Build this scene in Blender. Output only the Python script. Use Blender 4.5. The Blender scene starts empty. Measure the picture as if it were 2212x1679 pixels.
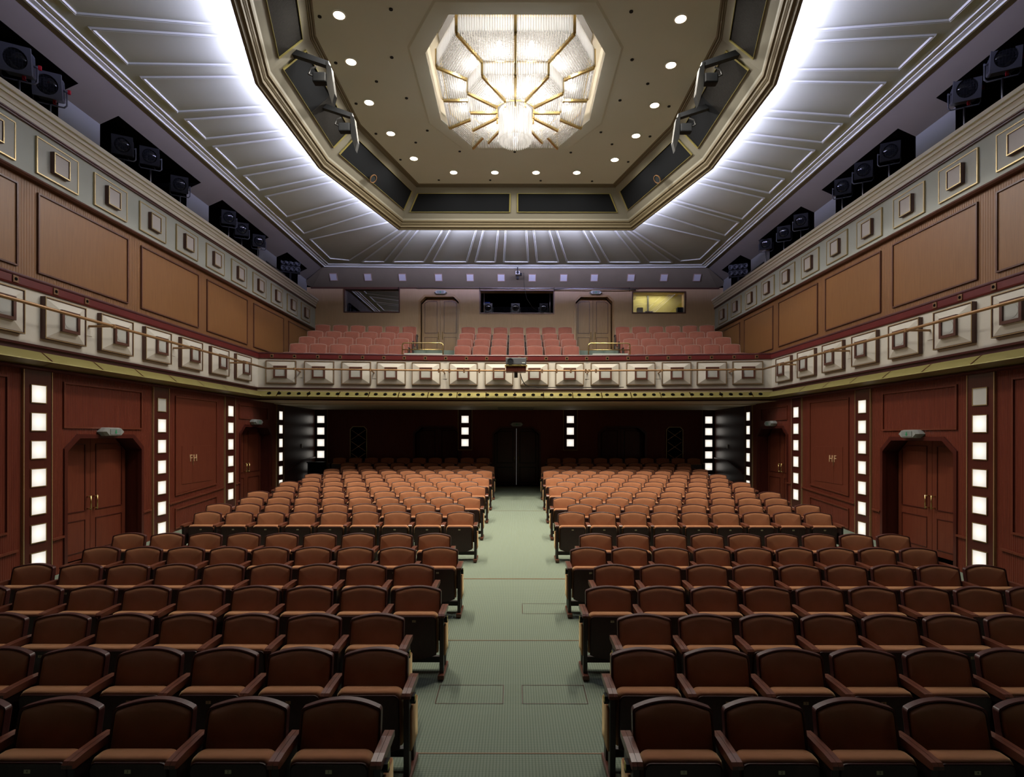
import bpy, bmesh, math, random
from mathutils import Vector, Matrix
from mathutils.geometry import tessellate_polygon
random.seed(7)
PI = math.pi
R = math.radians
scene = bpy.context.scene
C = scene.collection

# ------------------------------------------------------------------ camera, world, exposure, area lights
EYE = 2.39                       # eye height above the front floor (the camera stands on the stage)
def H(rel): return EYE + rel     # heights were surveyed from eye level
cd = bpy.data.cameras.new('camera'); cam = bpy.data.objects.new('camera', cd); C.objects.link(cam)
cd.sensor_fit = 'HORIZONTAL'; cd.sensor_width = 36.0; cd.lens = 36.0 * 1210 / 2212
cd.shift_x = -6.0 / 2212; cd.shift_y = 103.5 / 2212
cd.clip_start = 0.05; cd.clip_end = 200
cam.location = (0, 0, EYE); cam.rotation_euler = (R(90), R(-0.09), 0)
scene.camera = cam
w = bpy.data.worlds.new('world'); scene.world = w; w.use_nodes = True
w.node_tree.nodes['Background'].inputs[0].default_value = (0.0, 0.0, 0.0, 1)
scene.view_settings.view_transform = 'Standard'; scene.view_settings.look = 'None'
scene.view_settings.exposure = 0.25; scene.view_settings.gamma = 1.0; scene.view_settings.use_curve_mapping = False
scene.cycles.use_denoising = True
scene.cycles.max_bounces = 8; scene.cycles.diffuse_bounces = 4; scene.cycles.glossy_bounces = 3
scene.cycles.transparent_max_bounces = 12; scene.cycles.caustics_reflective = False; scene.cycles.caustics_refractive = False
scene.cycles.sample_clamp_indirect = 4.0

# hall plan
W = 7.2; WB = 7.05; Y_BACK = 20.2; Y_UP = 20.05
CEIL = H(5.96); Z2 = H(6.47); RIM = H(5.62)
OCT = [(-3.18, 15.26), (-4.13, 11.75), (-4.15, 8.93), (-3.18, 5.42), (3.22, 5.42), (4.17, 8.93), (4.15, 11.75), (3.22, 15.26)]
def offset_poly(poly, d):
    n = len(poly); out = []
    cx = sum(p[0] for p in poly) / n; cy = sum(p[1] for p in poly) / n
    for i in range(n):
        a, b, c = Vector(poly[i - 1]), Vector(poly[i]), Vector(poly[(i + 1) % n])
        n1 = Vector((-(b - a).y, (b - a).x)).normalized(); n2 = Vector((-(c - b).y, (c - b).x)).normalized()
        if n1.dot(Vector((cx, cy)) - b) < 0: n1 = -n1
        if n2.dot(Vector((cx, cy)) - b) < 0: n2 = -n2
        m = (n1 + n2); m = m / (m.dot(n1))
        p = b + m * d; out.append((p.x, p.y))
    return out
def lamp(name, kind, loc, energy, color, rot=(0, 0, 0), **kw):
    l = bpy.data.lights.new(name, kind); l.energy = energy; l.color = color
    for k, v in kw.items(): setattr(l, k, v)
    o = bpy.data.objects.new(name, l); o.location = loc; o.rotation_euler = rot; C.objects.link(o); return o
E_COVE = 118.0; E_CHAND = 12.0; E_DOWN = 345.0; E_SPILL = 120.0; E_SQ = 0.75
cove_line = offset_poly(OCT, 0.095)
for i in range(8):                                    # fluorescent runs lying in the cove of the ceiling ring
    a, b = Vector(cove_line[i]), Vector(cove_line[(i + 1) % 8]); mid = (a + b) / 2; d = b - a
    ctr = Vector((0, 10.34)); nrm = Vector((-d.y, d.x)).normalized()
    if nrm.dot(mid - ctr) < 0: nrm = -nrm
    o = lamp('cove_tube_light', 'AREA', (mid.x, mid.y, RIM + 0.15), E_COVE * d.length / 3.0 * (3.2 if i == 7 else 1.0), (0.58, 0.575, 1.0), shape='RECTANGLE', size=d.length * 0.96, size_y=0.05)
    zax = -Vector((nrm.x * 0.9, nrm.y * 0.9, 0.42)).normalized(); xax = Vector((d.x, d.y, 0)).normalized(); yax = zax.cross(xax)
    o.rotation_euler = Matrix((xax, yax, zax)).transposed().to_euler()

# ------------------------------------------------------------------ materials
def mat(name, col, rough=0.6, metal=0.0, spec=0.5, **kw):
    m = bpy.data.materials.new(name); m.use_nodes = True
    b = m.node_tree.nodes['Principled BSDF']
    b.inputs['Base Color'].default_value = (*col, 1); b.inputs['Roughness'].default_value = rough
    b.inputs['Metallic'].default_value = metal; b.inputs['Specular IOR Level'].default_value = spec
    for k, v in kw.items(): b.inputs[k.replace('_', ' ')].default_value = v
    return m
def nd(m, t, **kw):
    n = m.node_tree.nodes.new(t)
    for k, v in kw.items(): setattr(n, k, v)
    return n
def lk(m, a, b): m.node_tree.links.new(a, b)
def noise_mat(name, c1, c2, scale=(1, 1, 1), nscale=5.0, rough=0.6, detail=4.0, bump=0.0, space='pos', **kw):
    m = mat(name, c1, rough, **kw); b = m.node_tree.nodes['Principled BSDF']
    if space == 'pos': src = nd(m, 'ShaderNodeNewGeometry').outputs['Position']
    else: src = nd(m, 'ShaderNodeTexCoord').outputs['Object']
    mp = nd(m, 'ShaderNodeMapping'); mp.inputs['Scale'].default_value = scale; lk(m, src, mp.inputs['Vector'])
    n = nd(m, 'ShaderNodeTexNoise'); n.inputs['Scale'].default_value = nscale; n.inputs['Detail'].default_value = detail
    lk(m, mp.outputs[0], n.inputs['Vector'])
    r = nd(m, 'ShaderNodeValToRGB'); r.color_ramp.elements[0].color = (*c1, 1); r.color_ramp.elements[1].color = (*c2, 1)
    r.color_ramp.elements[0].position = 0.3; r.color_ramp.elements[1].position = 0.7
    lk(m, n.outputs['Fac'], r.inputs['Fac']); lk(m, r.outputs[0], b.inputs['Base Color'])
    if bump:
        bp = nd(m, 'ShaderNodeBump'); bp.inputs['Strength'].default_value = bump; bp.inputs['Distance'].default_value = 0.01
        lk(m, n.outputs['Fac'], bp.inputs['Height']); lk(m, bp.outputs[0], b.inputs['Normal'])
    return m
def ribbed(name, c1, c2, period, axis, rough=0.4, bump=0.5, **kw):
    """wood with fine upright grooves; AXIS is the horizontal world axis along which they repeat"""
    m = noise_mat(name, c1, c2, (9, 9, 0.5), 4.0, rough, **kw); b = m.node_tree.nodes['Principled BSDF']
    g = nd(m, 'ShaderNodeNewGeometry'); sx = nd(m, 'ShaderNodeSeparateXYZ'); lk(m, g.outputs['Position'], sx.inputs[0])
    mu = nd(m, 'ShaderNodeMath', operation='MULTIPLY'); mu.inputs[1].default_value = 2 * PI / period
    lk(m, sx.outputs[axis], mu.inputs[0])
    sn = nd(m, 'ShaderNodeMath', operation='SINE'); lk(m, mu.outputs[0], sn.inputs[0])
    bp = nd(m, 'ShaderNodeBump'); bp.inputs['Strength'].default_value = bump; bp.inputs['Distance'].default_value = 0.008
    lk(m, sn.outputs[0], bp.inputs['Height']); lk(m, bp.outputs[0], b.inputs['Normal'])
    return m
def emit(name, col, strength, hot=False):
    m = bpy.data.materials.new(name); m.use_nodes = True; nt = m.node_tree; nt.nodes.clear()
    e = nt.nodes.new('ShaderNodeEmission'); o = nt.nodes.new('ShaderNodeOutputMaterial')
    e.inputs[0].default_value = (*col, 1); e.inputs[1].default_value = strength; nt.links.new(e.outputs[0], o.inputs[0])
    if hot:   # a bulb behind frosted glass: brighter near the bulb
        tc = nt.nodes.new('ShaderNodeTexCoord'); mp = nt.nodes.new('ShaderNodeMapping'); g = nt.nodes.new('ShaderNodeTexGradient'); g.gradient_type = 'SPHERICAL'
        mp.inputs['Location'].default_value = (0.02, 0, 0.01); mp.inputs['Scale'].default_value = (4.2, 0.0, 4.2)
        nt.links.new(tc.outputs['Object'], mp.inputs[0]); nt.links.new(mp.outputs[0], g.inputs[0])
        mr = nt.nodes.new('ShaderNodeMapRange'); mr.inputs['To Min'].default_value = strength * 0.55; mr.inputs['To Max'].default_value = strength * 1.5
        nt.links.new(g.outputs['Fac'], mr.inputs[0]); nt.links.new(mr.outputs[0], e.inputs[1])
    return m
M = {}
M['mahog_y'] = ribbed('mahogany_ribbed_side', (0.125, 0.025, 0.013), (0.160, 0.034, 0.017), 0.035, 'Y', 0.45, spec=0.3)
M['mahog_x'] = ribbed('mahogany_ribbed_back', (0.140, 0.028, 0.018), (0.17, 0.035, 0.022), 0.035, 'X', 0.45, 0.15, spec=0.3)
M['mahog'] = noise_mat('mahogany_smooth', (0.122, 0.026, 0.013), (0.160, 0.040, 0.019), (14, 14, 0.7), 4.0, 0.42, spec=0.35)
M['mahog_dark'] = noise_mat('mahogany_dark', (0.060, 0.0115, 0.008), (0.082, 0.016, 0.010), (14, 14, 0.7), 4.0, 0.3)
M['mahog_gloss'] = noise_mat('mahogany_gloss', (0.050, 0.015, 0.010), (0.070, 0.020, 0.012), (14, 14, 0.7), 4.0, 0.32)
M['oak_y'] = ribbed('wood_ribbed_upper', (0.175, 0.076, 0.025), (0.215, 0.096, 0.033), 0.045, 'Y', 0.5, 0.22)
M['oak'] = noise_mat('wood_smooth_upper', (0.190, 0.083, 0.026), (0.235, 0.108, 0.036), (16, 16, 0.6), 4.0, 0.45)
M['oak_back'] = noise_mat('wood_back_wall', (0.56, 0.385, 0.215), (0.61, 0.42, 0.24), (9, 9, 0.5), 5.0, 0.5)
M['oak_door'] = noise_mat('wood_door', (0.43, 0.26, 0.105), (0.49, 0.30, 0.13), (9, 9, 0.5), 5.0, 0.35)
M['oak_dark'] = noise_mat('wood_dark_trim', (0.085, 0.032, 0.020), (0.11, 0.042, 0.026), (8, 8, 2), 4.0, 0.4)
M['red'] = noise_mat('red_lacquer', (0.105, 0.014, 0.013), (0.125, 0.018, 0.016), (1, 1, 1), 3.0, 0.35)
M['plum'] = mat('plum_lacquer', (0.075, 0.020, 0.022), 0.4)
M['white'] = noise_mat('ivory_paint', (0.60, 0.56, 0.48), (0.66, 0.62, 0.54), (1, 1, 1), 2.0, 0.7)
M['ivory_lt'] = mat('ivory_moulding', (0.86, 0.83, 0.76), 0.6)
M['green'] = noise_mat('sage_paint', (0.43, 0.455, 0.41), (0.46, 0.485, 0.44), (1, 1, 1), 2.0, 0.65)
M['sage_pan'] = noise_mat('sage_panel_paint', (0.46, 0.465, 0.42), (0.49, 0.495, 0.45), (1, 1, 1), 2.0, 0.6)
M['pink'] = mat('pale_mauve_paint', (0.55, 0.51, 0.49), 0.6)
M['gold'] = mat('gilded_edge', (0.52, 0.40, 0.20), 0.38, 0.6)
M['oldgold'] = mat('old_gold_paint', (0.34, 0.295, 0.10), 0.42, 0.35)
M['bronze'] = mat('bronze_brown', (0.20, 0.105, 0.048), 0.4, 0.25)
M['lat'] = mat('pale_brass', (0.75, 0.52, 0.30), 0.35, 0.2)
M['brass'] = mat('polished_brass', (0.78, 0.60, 0.24), 0.22, 1.0)
M['ceil'] = noise_mat('ceiling_paint', (0.455, 0.485, 0.345), (0.48, 0.51, 0.37), (1, 1, 1), 2.0, 0.75)
M['ceil_in'] = noise_mat('cream_ceiling', (0.62, 0.635, 0.575), (0.655, 0.67, 0.61), (1, 1, 1), 1.0, 0.8)
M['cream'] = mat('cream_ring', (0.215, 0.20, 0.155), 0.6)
M['ringgold'] = mat('ring_moulding', (0.135, 0.105, 0.056), 0.65)
M['mould'] = mat('ceiling_moulding', (0.62, 0.65, 0.54), 0.6)
M['mauve'] = noise_mat('mauve_grey_paint', (0.195, 0.174, 0.142), (0.21, 0.188, 0.155), (1, 1, 1), 2.0, 0.8)
M['greywall'] = mat('slate_grey_paint', (0.235, 0.245, 0.235), 0.8)
M['cove_grey'] = noise_mat('brown_grey_paint', (0.150, 0.125, 0.078), (0.165, 0.138, 0.088), (1, 1, 1), 2.0, 0.8)
M['black'] = mat('matt_black', (0.006, 0.006, 0.006), 0.7, 0.0, 0.2)
M['void'] = mat('black_alcove', (0.003, 0.003, 0.003), 0.95, 0.0, 0.05)
M['blkmetal'] = mat('black_enamel', (0.015, 0.016, 0.018), 0.6, 0.0, 0.2)
M['greymetal'] = mat('grey_enamel', (0.085, 0.09, 0.10), 0.4)
M['steel'] = mat('steel', (0.55, 0.56, 0.58), 0.3, 1.0)
M['signface'] = mat('sign_face', (0.24, 0.27, 0.26), 0.3)
M['signmetal'] = mat('satin_silver', (0.42, 0.45, 0.44), 0.35, 0.35)
M['chrome'] = mat('mirror_steel', (0.72, 0.74, 0.74), 0.12, 1.0)
M['redknob'] = mat('red_plastic', (0.45, 0.01, 0.02), 0.4)
M['lens'] = mat('lens_glass', (0.02, 0.022, 0.025), 0.06, 0.0, 0.8)
M['grille'] = ribbed('grille_cloth', (0.018, 0.017, 0.016), (0.024, 0.022, 0.020), 0.02, 'Y', 0.9, 0.3, spec=0.1)
M['grille_dark'] = mat('open_grille', (0.010, 0.011, 0.013), 0.85, 0.0, 0.12)
M['spk'] = mat('pale_speaker_cloth', (0.52, 0.53, 0.56), 0.8)
M['spk_warm'] = mat('speaker_mesh', (0.46, 0.46, 0.42), 0.8)
M['sq'] = emit('lit_frosted_glass', (1.0, 0.93, 0.83), E_SQ, True)
M['sq_off'] = mat('unlit_frosted_glass', (0.55, 0.55, 0.52), 0.4)
M['bulb'] = emit('lamp_glow', (1.0, 0.84, 0.60), 22.0)
M['crystal_bulb'] = emit('chandelier_lamp', (1.0, 0.98, 0.95), 18.0)
M['green_arrow'] = mat('green_arrow', (0.03, 0.30, 0.13), 0.4)
M['signwhite'] = mat('sign_white', (0.55, 0.60, 0.58), 0.35)
M['plate'] = mat('number_plate', (0.62, 0.55, 0.34), 0.35, 0.3)
M['ink'] = mat('black_ink', (0.01, 0.01, 0.01), 0.6)
M['yellow'] = mat('yellow_label', (0.55, 0.50, 0.10), 0.5)
M['cable'] = mat('black_cable', (0.012, 0.011, 0.010), 0.6)
M['walnut'] = noise_mat('seat_wood', (0.048, 0.011, 0.009), (0.068, 0.016, 0.012), (4, 4, 30), 6.0, 0.42, space='obj')
M['arm'] = noise_mat('armrest_wood', (0.11, 0.034, 0.020), (0.155, 0.050, 0.028), (40, 4, 20), 4.0, 0.3, space='obj')
M['pan'] = noise_mat('seat_pan_wood', (0.038, 0.010, 0.009), (0.055, 0.015, 0.012), (20, 20, 3), 4.0, 0.4, space='obj')
M['legm'] = mat('seat_leg_enamel', (0.020, 0.010, 0.009), 0.4)
def velvet(name, c1, c2, tint=(1.0, 0.78, 0.42, 1)):
    m = noise_mat(name, c1, c2, (1, 1, 1), 9.0, 0.85, 5.0, 0.12, spec=0.15)
    b = m.node_tree.nodes['Principled BSDF']; b.inputs['Sheen Weight'].default_value = 0.9
    b.inputs['Sheen Tint'].default_value = tint; b.inputs['Sheen Roughness'].default_value = 0.5
    return m
M['velvet'] = velvet('velvet_rust', (0.355, 0.140, 0.069), (0.405, 0.162, 0.081))
M['velvet_pink'] = velvet('velvet_dusty_red', (0.235, 0.082, 0.056), (0.275, 0.098, 0.068), (0.30, 0.15, 0.11, 1))
M['pipe_edge'] = mat('pale_seat_piping', (0.42, 0.30, 0.24), 0.7)  # light on balcony seat rims put into this colour; speaker frames share it
# carpet with a woven dot pattern
def carpet():
    m = mat('green_carpet', (0.16, 0.19, 0.13), 0.95, spec=0.1); b = m.node_tree.nodes['Principled BSDF']
    g = nd(m, 'ShaderNodeNewGeometry'); v = nd(m, 'ShaderNodeTexVoronoi'); v.inputs['Scale'].default_value = 42.0; v.inputs['Randomness'].default_value = 0.0
    mp = nd(m, 'ShaderNodeMapping'); mp.inputs['Scale'].default_value = (1, 1, 0.0); mp.inputs['Rotation'].default_value = (0, 0, R(0))
    lk(m, g.outputs['Position'], mp.inputs[0]); lk(m, mp.outputs[0], v.inputs['Vector'])
    r = nd(m, 'ShaderNodeValToRGB'); e = r.color_ramp.elements
    e[0].position = 0.30; e[0].color = (0.220, 0.262, 0.208, 1); e[1].position = 0.52; e[1].color = (0.138, 0.176, 0.136, 1)
    lk(m, v.outputs['Distance'], r.inputs[0]); lk(m, r.outputs[0], b.inputs['Base Color'])
    bp = nd(m, 'ShaderNodeBump'); bp.inputs['Strength'].default_value = 0.3; bp.inputs['Distance'].default_value = 0.01; bp.invert = True
    lk(m, v.outputs['Distance'], bp.inputs['Height']); lk(m, bp.outputs[0], b.inputs['Normal'])
    return m
M['carpet'] = carpet()
def crystal(name, tr, tl, gl):
    m = bpy.data.materials.new(name); m.use_nodes = True; nt = m.node_tree; nt.nodes.clear()
    t = nt.nodes.new('ShaderNodeBsdfTransparent'); l = nt.nodes.new('ShaderNodeBsdfTranslucent'); g = nt.nodes.new('ShaderNodeBsdfGlossy')
    l.inputs[0].default_value = (0.97, 0.96, 0.95, 1); g.inputs['Roughness'].default_value = 0.12; t.inputs[0].default_value = (0.98, 0.98, 0.97, 1)
    a = nt.nodes.new('ShaderNodeMixShader'); b = nt.nodes.new('ShaderNodeMixShader'); o = nt.nodes.new('ShaderNodeOutputMaterial')
    a.inputs[0].default_value = tl / (tl + tr); nt.links.new(t.outputs[0], a.inputs[1]); nt.links.new(l.outputs[0], a.inputs[2])
    b.inputs[0].default_value = gl; nt.links.new(a.outputs[0], b.inputs[1]); nt.links.new(g.outputs[0], b.inputs[2]); nt.links.new(b.outputs[0], o.inputs[0])
    return m
M['crystal'] = crystal('crystal_rods', 0.55, 0.32, 0.10)
M['bead'] = crystal('crystal_beads', 0.50, 0.34, 0.09)
M['frost'] = crystal('frosted_crystal', 0.88, 0.12, 0.03)
def glass(name):
    m = bpy.data.materials.new(name); m.use_nodes = True; nt = m.node_tree; nt.nodes.clear()
    t = nt.nodes.new('ShaderNodeBsdfTransparent'); g = nt.nodes.new('ShaderNodeBsdfGlossy'); g.inputs['Roughness'].default_value = 0.01
    f = nt.nodes.new('ShaderNodeFresnel'); f.inputs[0].default_value = 1.9; a = nt.nodes.new('ShaderNodeMixShader'); o = nt.nodes.new('ShaderNodeOutputMaterial')
    mx = nt.nodes.new('ShaderNodeMath'); mx.operation = 'MAXIMUM'; mx.inputs[1].default_value = 0.22; nt.links.new(f.outputs[0], mx.inputs[0]); nt.links.new(mx.outputs[0], a.inputs[0]); nt.links.new(t.outputs[0], a.inputs[1]); nt.links.new(g.outputs[0], a.inputs[2]); nt.links.new(a.outputs[0], o.inputs[0])
    return m
M['glass'] = glass('window_glass')

# ------------------------------------------------------------------ mesh building
class MB:
    def __init__(s): s.v = []; s.f = []; s.mi = []; s.cur = 0
    def add(s, vs, fs):
        b = len(s.v); s.v.extend(tuple(p) for p in vs)
        for f in fs: s.f.append(tuple(b + i for i in f)); s.mi.append(s.cur)
        return s
    def box(s, x0, x1, y0, y1, z0, z1):
        return s.add([(x0, y0, z0), (x1, y0, z0), (x1, y1, z0), (x0, y1, z0), (x0, y0, z1), (x1, y0, z1), (x1, y1, z1), (x0, y1, z1)],
                     [(0, 3, 2, 1), (4, 5, 6, 7), (0, 1, 5, 4), (1, 2, 6, 5), (2, 3, 7, 6), (3, 0, 4, 7)])
    def bbox(s, x0, x1, y0, y1, z0, z1, r=0.005, seg=2):
        bm = bmesh.new(); bmesh.ops.create_cube(bm, size=1)
        for v in bm.verts: v.co = Vector(((x0 + x1) / 2 + v.co.x * (x1 - x0), (y0 + y1) / 2 + v.co.y * (y1 - y0), (z0 + z1) / 2 + v.co.z * (z1 - z0)))
        bmesh.ops.bevel(bm, geom=bm.edges[:], offset=r, segments=seg, affect='EDGES', profile=0.5)
        bm.verts.index_update(); s.add([v.co[:] for v in bm.verts], [[v.index for v in f.verts] for f in bm.faces]); bm.free(); return s
    def prism(s, poly, axis, a, b):
        """poly: 2D points in the two other axes (in x,y,z order), extruded along AXIS from a to b"""
        def P(p, t):
            return (t, p[0], p[1]) if axis == 'x' else (p[0], t, p[1]) if axis == 'y' else (p[0], p[1], t)
        n = len(poly)
        vs = [P(p, a) for p in poly] + [P(p, b) for p in poly]
        fs = [(i, (i + 1) % n, n + (i + 1) % n, n + i) for i in range(n)] + [tuple(range(n))[::-1], tuple(range(n, 2 * n))]
        return s.add(vs, fs)
    def ring(s, o, i, axis, a, b):
        """a frame: outer outline O and inner outline I (same number of points), extruded"""
        def P(p, t):
            return (t, p[0], p[1]) if axis == 'x' else (p[0], t, p[1]) if axis == 'y' else (p[0], p[1], t)
        n = len(o); vs = [P(p, a) for p in o] + [P(p, a) for p in i] + [P(p, b) for p in o] + [P(p, b) for p in i]; fs = []
        for k in range(n):
            j = (k + 1) % n
            fs += [(k, j, n + j, n + k), (2 * n + k, 3 * n + k, 3 * n + j, 2 * n + j), (k, 2 * n + k, 2 * n + j, j), (n + k, n + j, 3 * n + j, 3 * n + k)]
        return s.add(vs, fs)
    def rect(s, x0, x1, z0, z1, t, y0, y1):
        return s.ring([(x0, z0), (x1, z0), (x1, z1), (x0, z1)], [(x0 + t, z0 + t), (x1 - t, z0 + t), (x1 - t, z1 - t), (x0 + t, z1 - t)], 'y', y0, y1)
    def tube(s, pts, r, n=10, caps=True):
        pts = [Vector(p) for p in pts]; rings = []; up = None
        for k, p in enumerate(pts):
            d = ((pts[k + 1] - p) if k < len(pts) - 1 else (p - pts[k - 1])).normalized()
            if 0 < k < len(pts) - 1: d = ((pts[k + 1] - p).normalized() + (p - pts[k - 1]).normalized()).normalized()
            if up is None: up = d.orthogonal().normalized()
            up = (up - d * up.dot(d)).normalized(); sd = d.cross(up)
            rr = r[k] if isinstance(r, (list, tuple)) else r
            rings.append([p + (up * math.cos(2 * PI * j / n) + sd * math.sin(2 * PI * j / n)) * rr for j in range(n)])
        vs = [v[:] for g in rings for v in g]; fs = []
        for k in range(len(rings) - 1):
            for j in range(n):
                fs.append((k * n + j, k * n + (j + 1) % n, (k + 1) * n + (j + 1) % n, (k + 1) * n + j))
        if caps: fs += [tuple(range(n))[::-1], tuple((len(rings) - 1) * n + j for j in range(n))]
        return s.add(vs, fs)
    def lathe(s, prof, n=24, axis='z', c=(0, 0, 0), caps=True):
        """prof: (radius, height) pairs"""
        def P(r, h, a):
            x, y = r * math.cos(a), r * math.sin(a)
            q = (x, y, h) if axis == 'z' else (x, h, y) if axis == 'y' else (h, x, y)
            return (q[0] + c[0], q[1] + c[1], q[2] + c[2])
        vs = [P(r, h, 2 * PI * j / n) for r, h in prof for j in range(n)]; fs = []
        for k in range(len(prof) - 1):
            for j in range(n): fs.append((k * n + j, k * n + (j + 1) % n, (k + 1) * n + (j + 1) % n, (k + 1) * n + j))
        if caps: fs += [tuple(range(n))[::-1], tuple((len(prof) - 1) * n + j for j in range(n))]
        return s.add(vs, fs)
    def sphere(s, c, r, n=10, m=6):
        return s.lathe([(r * max(math.sin(PI * k / m), 0.02), -r * math.cos(PI * k / m)) for k in range(m + 1)], n, 'z', c)
    def sweep(s, path, prof, closed=False, mitre=True):
        """path: list of (x,y) plan points; prof: list of (offset to the left of the path, z)"""
        n = len(path); m = len(prof); vs = []
        for k in range(n):
            p = Vector(path[k])
            a = Vector(path[k - 1]) if (k > 0 or closed) else None; b = Vector(path[(k + 1) % n]) if (k < n - 1 or closed) else None
            d1 = (p - a).normalized() if a is not None else None; d2 = (b - p).normalized() if b is not None else None
            if d1 is None: d1 = d2
            if d2 is None: d2 = d1
            n1 = Vector((-d1.y, d1.x)); n2 = Vector((-d2.y, d2.x)); mm = n1 + n2; mm = mm / mm.dot(n1)
            for o, z in prof: q = p + mm * o; vs.append((q.x, q.y, z))
        fs = []
        for k in range(n if closed else n - 1):
            for j in range(m - 1):
                a = k * m + j; b = ((k + 1) % n) * m + j; fs.append((a, b, b + 1, a + 1))
        return s.add(vs, fs)
    def mesh(s, name, mats, smooth=False):
        me = bpy.data.meshes.new(name); me.from_pydata(s.v, [], s.f)
        for m in (mats if isinstance(mats, (list, tuple)) else [mats]): me.materials.append(m)
        if any(s.mi): me.polygons.foreach_set('material_index', s.mi)
        bm = bmesh.new(); bm.from_mesh(me); bmesh.ops.recalc_face_normals(bm, faces=bm.faces); bm.to_mesh(me); bm.free()
        if smooth: me.polygons.foreach_set('use_smooth', [True] * len(me.polygons))
        me.update(); return me
    def build(s, name, mats, parent=None, smooth=False, label=None):
        return link(name, s.mesh(name, mats, smooth), parent, label)
def link(name, me, parent=None, label=None):
    o = bpy.data.objects.new(name, me); C.objects.link(o)
    if parent is not None: o.parent = parent
    if label: o['label'] = label
    return o
def tag(o, label, cat, group=None, kind=None):
    o['label'] = label; o['category'] = cat
    if group: o['group'] = group
    if kind: o['kind'] = kind
    return o
def thing(name, label, cat, loc=(0, 0, 0), rz=0.0, group=None, kind=None, rx=0.0):
    o = bpy.data.objects.new(name, None); C.objects.link(o); o.location = loc; o.rotation_euler = (rx, 0, rz)
    o.empty_display_size = 0.1
    return tag(o, label, cat, group, kind)
def struct(name, mb, mats, label, cat, smooth=False): return tag(mb.build(name, mats, None, smooth), label, cat, None, 'structure')
RZ = {'left': PI / 2, 'right': -PI / 2, 'back': 0.0}     # local -y faces the room
SX = {'left': -1, 'right': 1}
def on_wall(side, along, z, x=None):
    """point on a wall: ALONG is the depth into the hall on the side walls, the x on the back wall"""
    if side == 'back': return (along, x, z)
    return (SX[side] * x, along, z)
ORD = 'zeroth first second third fourth fifth sixth seventh eighth ninth tenth eleventh twelfth thirteenth fourteenth fifteenth sixteenth seventeenth eighteenth nineteenth twentieth'.split()
_txt = {}
def text_mesh(body, size, mats, extrude=0.002):
    k = (body, size)
    if k in _txt: return _txt[k]
    cu = bpy.data.curves.new('lettering', 'FONT'); cu.body = body; cu.size = size; cu.extrude = extrude; cu.align_x = 'CENTER'; cu.align_y = 'CENTER'
    ob = bpy.data.objects.new('lettering', cu); C.objects.link(ob)
    dg = bpy.context.evaluated_depsgraph_get(); dg.update()
    me = bpy.data.meshes.new_from_object(ob.evaluated_get(dg)); bpy.data.objects.remove(ob)
    me.transform(Matrix.Rotation(R(90), 4, 'X')); me.materials.clear(); me.materials.append(mats); me.name = 'lettering'
    _txt[k] = me; return me

# ------------------------------------------------------------------ floor
def F(y): return 0.0 if y <= 5 else (0.0525 * (y - 5) if y < 16.3 else 0.0525 * 11.3)
b = MB(); ys = [0.4, 5.0, 8.62, 8.66, 12.0, 16.3, Y_BACK + 0.4]
b.add([(x, y, F(y)) for y in ys for x in (-7.6, 7.6)] + [(x, y, -0.3) for y in (ys[0], ys[-1]) for x in (-7.6, 7.6)],
      [(2 * k, 2 * k + 1, 2 * k + 3, 2 * k + 2) for k in range(len(ys) - 1)])
struct('floor', b, M['carpet'], 'green dotted carpet floor rising gently towards the back doors', 'floor')
# seams and hatches let into the aisle carpet
k = 0
for y, wd, x0, x1, what in ((4.22, 0.010, -1.6, 1.6, 'brass seam across the carpet nearest the stage'), (6.36, 0.012, -1.2, 1.2, 'dark seam across the aisle carpet at the fifth row'),
                      (8.64, 0.03, -0.95, 0.98, 'worn cross seam in the aisle carpet at the lift edge'), (14.3, 0.012, -0.9, 1.0, 'faint seam across the aisle carpet near the back')):
    k += 1
    struct('trim_%d' % k, MB().box(x0, x1, y - wd / 2, y + wd / 2, F(y) - 0.01, F(y) + 0.003), M['bronze'] if wd < 0.04 else M['bronze'], what, 'floor trim')
for x0, x1, y0, y1, what in ((-0.71, -0.10, 5.0, 5.34, 'flush hatch outline in the carpet left of the aisle middle'), (0.07, 0.66, 5.0, 5.34, 'flush hatch outline in the carpet right of the aisle middle'),
                       (0.10, 0.72, 7.18, 7.55, 'flush hatch outline in the carpet beside the sixth row')):
    b = MB(); t = 0.006
    for a0, a1, c0, c1 in ((x0, x1, y0, y0 + t), (x0, x1, y1 - t, y1), (x0, x0 + t, y0, y1), (x1 - t, x1, y0, y1)):
        b.add([(a0, c0, F(c0) + .003), (a1, c0, F(c0) + .003), (a1, c1, F(c1) + .003), (a0, c1, F(c1) + .003)], [(0, 1, 2, 3)])
    k += 1; struct('trim_%d' % k, b, M['mahog_dark'], what, 'floor trim')
NTRIM = k
def trim(b, m, label, cat='trim', smooth=False):
    global NTRIM
    NTRIM += 1; return struct('trim_%d' % NTRIM, b, m, label, cat, smooth)
# low steps under the last three rows
for y0, y1, h in ((17.5, 18.3, 0.05), (18.3, 19.05, 0.11), (19.05, Y_BACK, 0.25)):
    for sd, x0, x1 in (('left', -7.19, -0.78 if h < .2 else -0.82), ('right', 0.78 + .12, 7.19)):
        trim(MB().box(x0, x1, y0, y1, F(17.0) - 0.02, F(17) + h), M['carpet'], 'carpeted step under the %s row from the back, %s block' % ('last' if h > .2 else 'second' if h > .1 else 'third', sd), 'step')

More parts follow.
